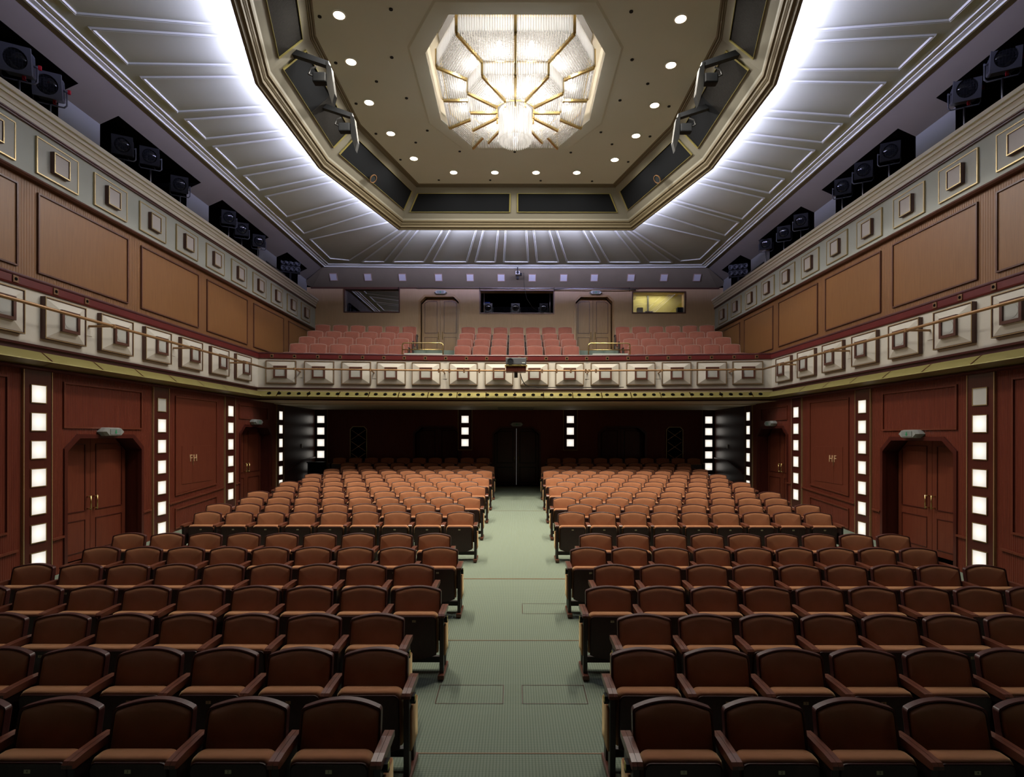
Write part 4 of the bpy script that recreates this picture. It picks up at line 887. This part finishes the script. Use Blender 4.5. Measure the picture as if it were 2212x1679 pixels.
# ------------------------------------------------------------------ ceiling slopes, alcoves, cove behind
SE = (6.65, H(5.96)); NT = (7.12, H(5.742)); FO = (7.45, H(5.59))
ALC = {'left': [(5.6, 9.13), (10.05, 12.70), (13.62, 16.2), (17.50, 19.2)], 'right': [(5.8, 9.48), (10.42, 13.02), (13.95, 16.4), (17.7, 19.3)]}
for side in ('left', 'right'):
    s = SX[side]; b = MB(); y_ = 0.6
    b.add([(s * SE[0], 0.6, SE[1]), (s * NT[0], 0.6, NT[1]), (s * NT[0], Y_UP, NT[1]), (s * SE[0], Y_UP, SE[1])], [(0, 1, 2, 3)])
    v = MB()
    for a, c in ALC[side] + [(Y_UP, Y_UP)]:
        b.add([(s * NT[0], y_, NT[1]), (s * FO[0], y_, FO[1]), (s * FO[0], a, FO[1]), (s * NT[0], a, NT[1])], [(0, 1, 2, 3)])
        v.prism([(y_, LEDGE - .05), (a, LEDGE - .05), (a, FO[1]), (y_, FO[1])], 'x', *sorted((s * FO[0], s * (FO[0] + .06)))); y_ = c
    struct('ceiling_%s_slope' % side, b, M['mauve'], 'mauve-grey sloping soffit above the %s gallery' % side, 'ceiling')
    struct('wall_%s_gallery' % side, v, M['greywall'], 'slate grey wall between the %s gallery alcoves' % side, 'wall')
    for k, (a, c) in enumerate(ALC[side]):
        X0, X1 = NT[0] + .0, 8.5; b = MB()
        b.add([(s * X1, a, LEDGE), (s * X1, c, LEDGE), (s * X1, c, NT[1]), (s * X1, a, NT[1]), (s * X0, a, NT[1]), (s * X0, c, NT[1]), (s * FO[0], a, FO[1]), (s * FO[0], c, FO[1]), (s * FO[0], a, LEDGE), (s * FO[0], c, LEDGE)],
              [(0, 1, 2, 3), (3, 2, 5, 4), (0, 3, 4, 6, 8), (1, 9, 7, 5, 2), (0, 8, 9, 1)])
        struct('wall_%s_alcove_%d' % (side, k + 1), b, M['void'], 'black lighting alcove, %s from the stage in the %s gallery' % (ORD[k + 1], side), 'alcove')
def yce(x): return 19.53 + 0.12 * (1 - (x / 6.65) ** 2)
# slanted cove between the ceiling edge and the back wall
xs = [-6.65 + 13.3 * k / 20 for k in range(21)]
b = MB(); ev = [(x, yce(x), CEIL) for x in xs] + [(x * 1.09, Y_UP - 0.0, WT) for x in xs]
b.add(ev, [(k, k + 1, 22 + k, 21 + k) for k in range(20)]); b.add([(-6.65, yce(6.65), CEIL), (-7.25, Y_UP, WT), (-7.6, Y_UP, CEIL - .5), (-7.0, Y_UP, CEIL), (6.65, yce(6.65), CEIL), (7.25, Y_UP, WT), (7.6, Y_UP, CEIL - .5), (7.0, Y_UP, CEIL)], [(0, 1, 2, 3), (4, 7, 6, 5)])
struct('ceiling_back_cove', b, M['cove_grey'], 'dark mauve-grey cove above the balcony back wall', 'ceiling')
cs_me = [MB().rect(-.13, .13, -.13, .13, .018, -.03, 0).mesh('speaker_frame', M['pipe_edge']), MB().box(-.115, .115, -.024, 0, -.115, .115).mesh('speaker_cloth', M['spk'])]
tilt = -math.atan2(Y_UP - 19.6, CEIL - WT)
for k, p in enumerate((721, 795, 869, 947, 1015, 1082, 1149, 1217, 1283, 1362, 1433, 1504)):
    x = (p - 1112) * 19.85 / 1210; f = 0.52
    t = thing('ceiling_speaker', 'small pale square speaker on the grey cove above the balcony, %s from the left' % ORD[k + 1], 'loudspeaker', (x, yce(x) + (Y_UP - yce(x)) * f, CEIL + (WT - CEIL) * f), 0, 'cove speakers above the balcony', None, -tilt)
    for n, me in zip(('speaker_frame', 'speaker_cloth'), cs_me): link(n, me, t)
t = thing('security_camera', 'white camera hanging from the grey cove over the projection window', 'camera', (0.09, 19.44, H(5.63)))
MB().bbox(-.075, .075, -.2, .10, -.06, .06, .015).build('camera_body', M['sq_off'], t); MB().lathe([(.045, -.24), (.045, -.2)], 16, 'y').build('camera_lens', M['blkmetal'], t)
b = MB().tube([(0, 0.08, .05), (0, .12, .24), (0, .20, .30)], .018, 8); b.build('camera_stem', M['blkmetal'], t); MB().bbox(-.04, .04, -.02, .08, -.17, -.06, .01).build('camera_bracket', M['blkmetal'], t); MB().bbox(.075, .15, -.03, .06, -.05, .04, .01).build('side_box', M['blkmetal'], t)

# outer ceiling with an eight-sided opening
hole = offset_poly(OCT, 0.165)
outer = [(-6.65, 0.6), (6.65, 0.6)] + [(x, yce(x)) for x in xs[::-1]]
def fill_hole(outer, hole, z):
    pts = [Vector((*p, z)) for p in outer] + [Vector((*p, z)) for p in hole]
    tr = tessellate_polygon([[Vector((*p, 0)) for p in outer], [Vector((*p, 0)) for p in hole]]); return MB().add([p[:] for p in pts], tr)
struct('ceiling', fill_hole(outer, hole, CEIL), M['ceil'], 'greenish white outer ceiling round the eight-sided ring', 'ceiling')
# edge moulding of the ceiling
ep = [(-6.65, 0.6)] + [(x, yce(x)) for x in xs] + [(6.65, 0.6)]
prof = [(-0.02, CEIL - .06), (0.02, CEIL - .065), (0.03, CEIL - .04), (0.105, CEIL - .035), (0.115, CEIL - .01), (0.17, CEIL - .008), (0.18, CEIL - .026), (0.205, CEIL - .026), (0.215, CEIL)]
trim(MB().sweep(ep, [(-o, z) for o, z in prof]), M['mould'], 'stepped pale moulding round the edge of the outer ceiling', 'moulding')
# panel mouldings on the outer ceiling, running in under the ring
def mould_path(pts, wd=0.028, h=0.024):
    n = len(pts); b = MB()
    return b.sweep(pts, [(-wd, CEIL), (-wd * .6, CEIL - h), (-wd * .1, CEIL - h * .5), (wd * .3, CEIL - h), (wd, CEIL - .002)])
SPAN = {'left': [(5.3, 6.35), (6.65, 7.9), (8.18, 8.96), (9.3, 10.29), (10.54, 11.22), (11.52, 12.47), (12.82, 13.57), (13.92, 15.2), (15.5, 16.45), (16.95, 18.4)]}
SPAN['right'] = [(a + (0.12 if a < 13 else 0.05), c + 0.10) for a, c in SPAN['left']]
for side in ('left', 'right'):
    s = SX[side]
    for k, (a, c) in enumerate(SPAN[side]):
        sl = lambda y, xx: y - 0.09 * (y - 9.2) * (6.2 - xx)
        def xr(y):
            x = 4.0
            for _ in range(6):
                q = sl(y, x); x = (4.15 if 8.93 < q < 11.75 else 4.15 - (q - 11.75) * 0.2764 if q >= 11.75 else 4.15 - (8.93 - q) * 0.2764) - 0.09
            return x
        xa, xc = xr(a), xr(c)
        pts = [(s * xa, sl(a, xa)), (s * 6.2, a), (s * 6.2, c), (s * xc, sl(c, xc))]
        if k == 9: pts = [(s * 3.0, 15.3), (s * 6.2, a), (s * 6.2, 18.75), (s * 5.6, 18.95), (s * 2.75, 15.35)]
        trim(mould_path(pts), M['mould'], 'moulded ceiling panel frame, %s from the stage on the %s side' % (ORD[k + 1], side), 'ceiling panel')
gaps = [(-5.35, -2.60), (-4.30, -2.44), (-2.95, -1.66), (-1.5, -.86), (-.53, -.33), (.60, .37), (1.62, .91), (3.05, 1.74), (4.42, 2.50), (5.5, 2.65)]
for k in range(9):
    (a, ai), (c, ci) = gaps[k], gaps[k + 1]; g = .15; gi = .09
    trim(mould_path([(ai + gi, 15.2), (a + g, 19.1), (c - g, 19.1), (ci - gi, 15.2)]), M['mould'], 'moulded ceiling panel frame above the balcony, %s from the left' % ORD[k + 1], 'ceiling panel')

# ------------------------------------------------------------------ ceiling ring
octs = lambda d: offset_poly(OCT, d)
def ring_sweep(prof, m, label, smooth=False):
    b = MB(); rs = [[(*p, z) for p in octs(d)] for d, z in prof]; n = 8
    b.add([v for r in rs for v in r], [(k * n + j, k * n + (j + 1) % n, (k + 1) * n + (j + 1) % n, (k + 1) * n + j) for k in range(len(rs) - 1) for j in range(n)])
    return trim(b, m, label, 'ceiling ring', smooth)
ring_sweep([(0.17, CEIL + .02), (0.16, RIM + .13), (0.14, RIM + .085), (0.05, RIM + .085), (0.035, RIM + .15), (0.0, RIM + .15), (0.0, RIM), (0.015, RIM - .012), (0.05, RIM - .012), (0.075, RIM + .03), (0.115, RIM + .035), (0.125, RIM + .075), (0.165, RIM + .11), (0.175, RIM + .14), (0.205, RIM + .15), (0.22, RIM + .185)], M['ringgold'], 'stepped gold-brown outer moulding of the eight-sided ceiling ring')
def RP(t_): return 0.9 * t_, RIM + .85 * t_
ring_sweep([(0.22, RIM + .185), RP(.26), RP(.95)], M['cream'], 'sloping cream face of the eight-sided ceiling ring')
ring_sweep([RP(.93), (0.85, RIM + .785), (0.862, RIM + .81), (0.875, RIM + .80), (0.888, RIM + .835), (0.905, RIM + .83), (0.93, RIM + .852)], M['ringgold'], 'thin stepped inner moulding of the eight-sided ceiling ring')
# inner ceiling with the chandelier recess
CC = 10.45
REC8 = [(-1.01, CC + 1.88), (-1.52, CC + .98), (-1.52, CC - 1.0), (-1.03, CC - 1.87), (1.03, CC - 1.87), (1.52, CC - 1.0), (1.52, CC + .98), (1.01, CC + 1.88)]
struct('ceiling_inner', fill_hole(octs(0.90), REC8, Z2), M['ceil_in'], 'cream inner ceiling inside the eight-sided ring', 'ceiling')
b = MB(); zt = Z2 + 0.42
b.add([(*p, Z2) for p in REC8] + [(p[0], p[1], zt) for p in REC8], [(k, (k + 1) % 8, 8 + (k + 1) % 8, 8 + k) for k in range(8)] + [tuple(range(8, 16))])
struct('ceiling_recess', b, mat('recess_paint', (0.52, 0.46, 0.34), 0.7), 'eight-sided ceiling recess holding the chandelier', 'ceiling')
ros = [((p[0]) * 1.16, CC + (p[1] - CC) * 1.13) for p in REC8]
b = MB(); b.add([(*p, Z2 - .007) for p in ros] + [(*p, Z2 - .007) for p in REC8] + [((p[0]) * 1.02, CC + (p[1] - CC) * 1.02, Z2) for p in ros] + [(*p, Z2 + .02) for p in REC8], [(k, (k + 1) % 8, 8 + (k + 1) % 8, 8 + k) for k in range(8)] + [(k, 16 + k, 16 + (k + 1) % 8, (k + 1) % 8) for k in range(8)] + [(8 + k, 8 + (k + 1) % 8, 24 + (k + 1) % 8, 24 + k) for k in range(8)])
trim(b, M['ceil_in'], 'shallow raised border round the chandelier recess', 'ceiling')
# loudspeaker grilles in the ring face
def grille(e, f0, f1, label, half=False):
    a0, b0 = octs(RP(.41)[0])[e], octs(RP(.41)[0])[(e + 1) % 8]; a1, b1 = octs(RP(.81)[0])[e], octs(RP(.81)[0])[(e + 1) % 8]
    A0, B0 = Vector((*a0, RP(.41)[1])), Vector((*b0, RP(.41)[1])); A1, B1 = Vector((*a1, RP(.81)[1])), Vector((*b1, RP(.81)[1]))
    q = [A0.lerp(B0, f0), A0.lerp(B0, f1), A1.lerp(B1, f1), A1.lerp(B1, f0)]
    nrm = (q[1] - q[0]).cross(q[3] - q[0]).normalized()
    if nrm.z > 0: nrm = -nrm
    c = sum(q, Vector()) / 4; t = thing('ceiling_grille', label, 'loudspeaker grille', c, 0, 'dark grilles in the ceiling ring')
    q = [p - c for p in q]; inn = [p + (-p.normalized()) * 0.035 for p in q]
    b = MB(); b.add([(p + nrm * .02)[:] for p in q] + [(p + nrm * .02)[:] for p in inn] + [(p - nrm * .01)[:] for p in q] + [(p - nrm * .01)[:] for p in inn],
                    [(k, (k + 1) % 4, 4 + (k + 1) % 4, 4 + k) for k in range(4)] + [(k, 8 + k, 8 + (k + 1) % 4, (k + 1) % 4) for k in range(4)] + [(4 + k, 4 + (k + 1) % 4, 12 + (k + 1) % 4, 12 + k) for k in range(4)])
    b.build('grille_frame', M['oldgold'], t)
    m0, m1 = inn[0].lerp(inn[1], .5), inn[3].lerp(inn[2], .5)
    if half:
        MB().add([(p + nrm * .006)[:] for p in (inn[0], m0, m1, inn[3])], [(0, 1, 2, 3)]).build('grille_cloth', M['grille'], t); MB().add([(p + nrm * .003)[:] for p in (m0, inn[1], inn[2], m1)], [(0, 1, 2, 3)]).build('grille_opening', M['grille_dark'], t)
    else: MB().add([(p + nrm * .006)[:] for p in inn], [(0, 1, 2, 3)]).build('grille_cloth', M['grille'] if e in (2, 4, 1, 5) else M['grille_dark'], t)
    return c, nrm
grille(7, .035, .495, 'dark grille over the balcony, right half of the ring rear side'); grille(7, .525, .985, 'dark grille over the balcony, left half of the ring rear side')
GC = {}
for e, lb in ((0, 'left ring side slanting to the rear'), (1, 'left ring side parallel to the wall'), (2, 'left ring side slanting to the stage'), (6, 'right ring side slanting to the rear'), (5, 'right ring side parallel to the wall'), (4, 'right ring side slanting to the stage')):
    GC[e] = grille(e, .04, .96, 'dark grille in the ' + lb, e in (1, 5))
# folded lighting arms standing out of the open grilles
def arm_fixture(x, y, z, s, label):
    t = thing('swing_arm_bracket', label, 'bracket', (x, y, z), 0, 'dark swing brackets in the ceiling ring')
    b = MB(); b.prism([(0.0, 0.10), (-s * .62, -.10), (-s * .62, -.02), (0.0, .20)], 'y', -.05, .05); b.build('arm_beam', M['blkmetal'], t)
    MB().prism([(-s * .58, -.02), (-s * .66, -.12), (-s * .72, -.55), (-s * .68, -.72), (-s * .60, -.46)], 'y', -.06, .06).build('pointed_plate', M['black'], t)
    MB().bbox(*sorted((-s * .58, -s * .36)), -.07, .07, -.36, -.20, .02).build('clamp_body', M['blkmetal'], t)
    MB().tube([(-s * .36, 0, -.24), (-s * .28, 0, -.20), (-s * .30, .02, -.10), (-s * .40, 0, -.08)], .014, 8).build('cable_loop', M['cable'], t, True)
for s, sd in ((-1, 'left'), (1, 'right')):
    arm_fixture(s * 3.62, 9.05, H(6.05), s, 'dark swing bracket on the %s ring side, the one nearer the stage' % sd); arm_fixture(s * 3.66, 10.5, H(6.05), s, 'dark swing bracket on the %s ring side, the one nearer the balcony' % sd)
for s, sd in ((-1, 'left'), (1, 'right')):
    t = thing('round_lens', 'round lens glinting in the %s slanting rear grille' % sd, 'lens', (s * 3.30, 13.0, H(5.98)), 0); t.rotation_euler = (R(40), 0, s * R(-70))
    MB().lathe([(.10, 0), (.10, -.02), (.085, -.02), (.085, 0)], 24, 'y', caps=False).build('lens_ring', M['bronze'], t); MB().lathe([(.085, -.008), (.084, 0)], 24, 'y').build('lens_disc', M['lens'], t)

# ------------------------------------------------------------------ downlights
dl_me = [MB().lathe([(.105, -.012), (.085, -.016), (.085, .0), (.105, .0)], 28, caps=False).mesh('trim_ring', M['ivory_lt'], False), MB().lathe([(.084, -.010), (.083, 0)], 28).mesh('glowing_lens', M['bulb'])]
dls = [(731, 32), (757, 133), (796, 221), (843, 288), (893, 342), (979, 372), (1068, 372), (1157, 372), (1245, 372), (1327, 344), (1373, 292), (1413, 226), (1448, 139), (1469, 39)]
for k, (p, q) in enumerate(dls):
    v = 943 - q; x = (p - 1112) / v * 6.47; y = 6.47 * 1210 / v
    lb = ('left' if k < 7 else 'right'); n = k + 1 if k < 5 else (14 - k if k > 8 else 0)
    lab = '%s downlight from the stage on the %s side of the inner ceiling' % (ORD[n], lb) if n else '%s of four downlights over the balcony side of the inner ceiling, from the left' % ORD[k - 4]
    t = thing('downlight', lab, 'downlight', (x, y, Z2), 0, 'downlights in the inner ceiling')
    for n_, me in zip(('trim_ring', 'glowing_lens'), dl_me): link(n_, me, t)
    lamp('downlight_beam', 'SPOT', (x, y, Z2 - .03), E_DOWN, (1.0, 0.87, 0.66), spot_size=R(92), spot_blend=0.85, shadow_soft_size=0.08)
    lamp('downlight_spill', 'SPOT', (x, y, Z2 - .03), E_SPILL, (1.0, 0.95, 0.86), spot_size=R(172), spot_blend=0.35, shadow_soft_size=0.08)
dot = MB().lathe([(.03, -.012), (.03, 0)], 12).mesh('ceiling_nozzle', M['blkmetal'])
for p, q in ((689, 36), (843, 20), (724, 136), (845, 124), (812, 176), (877, 212), (768, 224), (811, 289), (922, 282), (864, 345), (897, 308), (992, 327), (1111, 328), (1232, 329), (947, 389), (1058, 389), (1167, 390), (1278, 391), (1356, 349), (1321, 311), (1403, 294), (1297, 285), (1444, 229), (1338, 216), (1398, 180), (1364, 128), (1362, 24)):
    v = 943 - q; o = tag(link('ceiling_nozzle', dot), 'tiny dark nozzle in the cream inner ceiling', 'nozzle', 'nozzles in the inner ceiling'); o.location = ((p - 1112) / v * 6.47, 6.47 * 1210 / v, Z2)

# ------------------------------------------------------------------ chandelier
ch = thing('chandelier', 'large stepped crystal chandelier with brass ribs in the ceiling recess', 'chandelier', (0, CC, Z2))
def oct8(hx, hy, cx, cy): return [(-cx, hy), (-hx, cy), (-hx, -cy), (-cx, -hy), (cx, -hy), (hx, -cy), (hx, cy), (cx, hy)]
T1 = oct8(1.34, 1.74, .92, .94); T2 = oct8(.84, 1.07, .556, .60); T3 = oct8(.34, .37, .18, .17)
z1t, z1, z2_, z3 = 0.10, -0.19, -0.42, -0.98
def rods(poly, zt_, zb_, pitch, r, name):
    b = MB()
    for k in range(8):
        a, c = Vector(poly[k]), Vector(poly[(k + 1) % 8]); n = max(2, int((c - a).length / pitch))
        for j in range(n):
            p = a.lerp(c, (j + .5) / n); b.lathe([(r, zb_ + .02), (r, zt_)], 6, 'z', (p.x, p.y, 0)); b.lathe([(.002, zb_), (r, zb_ + .02)], 6, 'z', (p.x, p.y, 0))
    return b.build(name, M['crystal'], ch)
rods(T1, z1t, z1, .040, .016, 'outer_rod_skirt'); rods(T2, z1, z2_, .042, .017, 'inner_rod_skirt')
b = MB()
for rr in (0.30, 0.22, 0.13):
    n = int(2 * PI * rr / .038); 
    for j in range(n):
        a = 2 * PI * j / n; x, y = rr * math.cos(a), rr * math.sin(a) * 1.05
        zb_ = z3 + (.0 if rr > .25 else -.02); b.lathe([(.012, zb_ + .02), (.012, z2_)], 6, 'z', (x, y, 0)); b.lathe([(.002, zb_), (.012, zb_ + .02)], 6, 'z', (x, y, 0))
b.build('hanging_rod_drum', M['crystal'], ch)
def inpoly(x, y, poly):
    n = len(poly); r = False
    for i in range(n):
        x1, y1 = poly[i]; x2, y2 = poly[(i + 1) % n]
        if (y1 > y) != (y2 > y) and x < (x2 - x1) * (y - y1) / (y2 - y1) + x1: r = not r
    return r
def beads(o, i, z, pitch, r, name):
    """strings of round beads in each wedge, laid square to that wedge's outer edge"""
    b = MB()
    for k in range(8):
        a, c = Vector(o[k]), Vector(o[(k + 1) % 8]); ai, ci = Vector(i[k]), Vector(i[(k + 1) % 8])
        quad = [a[:], c[:], ci[:], ai[:]]; u = (c - a).normalized(); v = Vector((-u.y, u.x))
        if v.dot(-a) < 0: v = -v
        L = (c - a).length; dep = max((ai - a).dot(v), (ci - a).dot(v))
        for p in range(int(dep / pitch) + 1):
            for q in range(-2, int(L / pitch) + 3):
                P = a + u * ((q + .5) * pitch) + v * ((p + .5) * pitch)
                if inpoly(P.x, P.y, quad): b.lathe([(.004, z - r), (r * .75, z - r * .6), (r, z), (r * .6, z + r * .7)], 6, 'z', (P.x, P.y, 0))
    return b.build(name, M['bead'], ch, True)
beads(T1, T2, z1, .040, .0155, 'outer_bead_tray'); beads(T2, T3, z2_, .036, .014, 'inner_bead_tray')
def tray(o, i, z, name):
    b = MB(); b.add([(*p, z) for p in o] + [(*p, z) for p in i], [(k, (k + 1) % 8, 8 + (k + 1) % 8, 8 + k) for k in range(8)]); return b.build(name, M['frost'], ch)
tray(T1, T2, z1 + .03, 'outer_diffuser'); tray(T2, T3, z2_ + .03, 'inner_diffuser')
# brass ribs: along every wedge edge, plus one in the middle of the long sides
def mids(poly): return [(0, poly[0][1]), (poly[1][0], 0), (0, poly[3][1]), (poly[5][0], 0)]
def rib(p, q, z, r=.020):
    d = Vector(q) - Vector(p); L = d.length; o = MB().bbox(0, L, -r, r, -.03, .03, .006, 1).build('brass_rib', M['brass_rib'], ch); o.location = (p[0], p[1], z - .012); o.rotation_euler = (0, 0, math.atan2(d.y, d.x))
M['brass_rib'] = mat('brass_rib', (0.60, 0.44, 0.18), 0.3, 0.9)
for o, i, z in ((T1, T2, z1), (T2, T3, z2_)):
    for p, q in list(zip(o, i)) + list(zip(mids(o), mids(i))): rib(p, q, z)
for poly, za, zc, r in ((T1, z1t, z1, .022), (T2, z1, z2_, .018), (T3, z2_, z2_ - .12, .014)):
    for p in poly + mids(poly): MB().box(p[0] - r, p[0] + r, p[1] - r, p[1] + r, zc, za).build('brass_post', M['brass_rib'], ch)
for poly, z, nm in ((T1, z1t, 'top_rim'), (T2, z1, 'middle_rim'), (T3, z2_, 'lower_rim')):
    MB().ring([(p[0] * 1.0, p[1] * 1.0) for p in poly], [(p[0] * .975, p[1] * .975) for p in poly], 'z', z - .012, z + .012).build(nm, M['brass_rib'], ch)
MB().box(-.05, .05, -.05, .05, z1t, .41).build('ceiling_stem', M['brass_rib'], ch)
MB().prism([(p[0] * .98, p[1] * .98) for p in T1], 'z', .385, .41).build('backing_plate', mat('backing_plate', (0.22, 0.20, 0.175), 0.5), ch)
k = 0
for rr, n, z in ((1.02, 12, z1 + .17), (.55, 8, z2_ + .2)):
    for j in range(n):
        a = 2 * PI * (j + .5) / n; x, y = rr * math.cos(a), rr * math.sin(a) * 1.28
        MB().sphere((x, y, z), .035, 10, 6).build('bulb', M['crystal_bulb'], ch, True)
        lamp('chandelier_bulb_light', 'POINT', (x, CC + y, Z2 + z), E_CHAND, (1.0, 0.97, 0.95), shadow_soft_size=0.05)
lamp('chandelier_core_light', 'POINT', (0, CC, Z2 - .70), E_CHAND * .8, (1.0, 0.97, 0.95), shadow_soft_size=0.05)
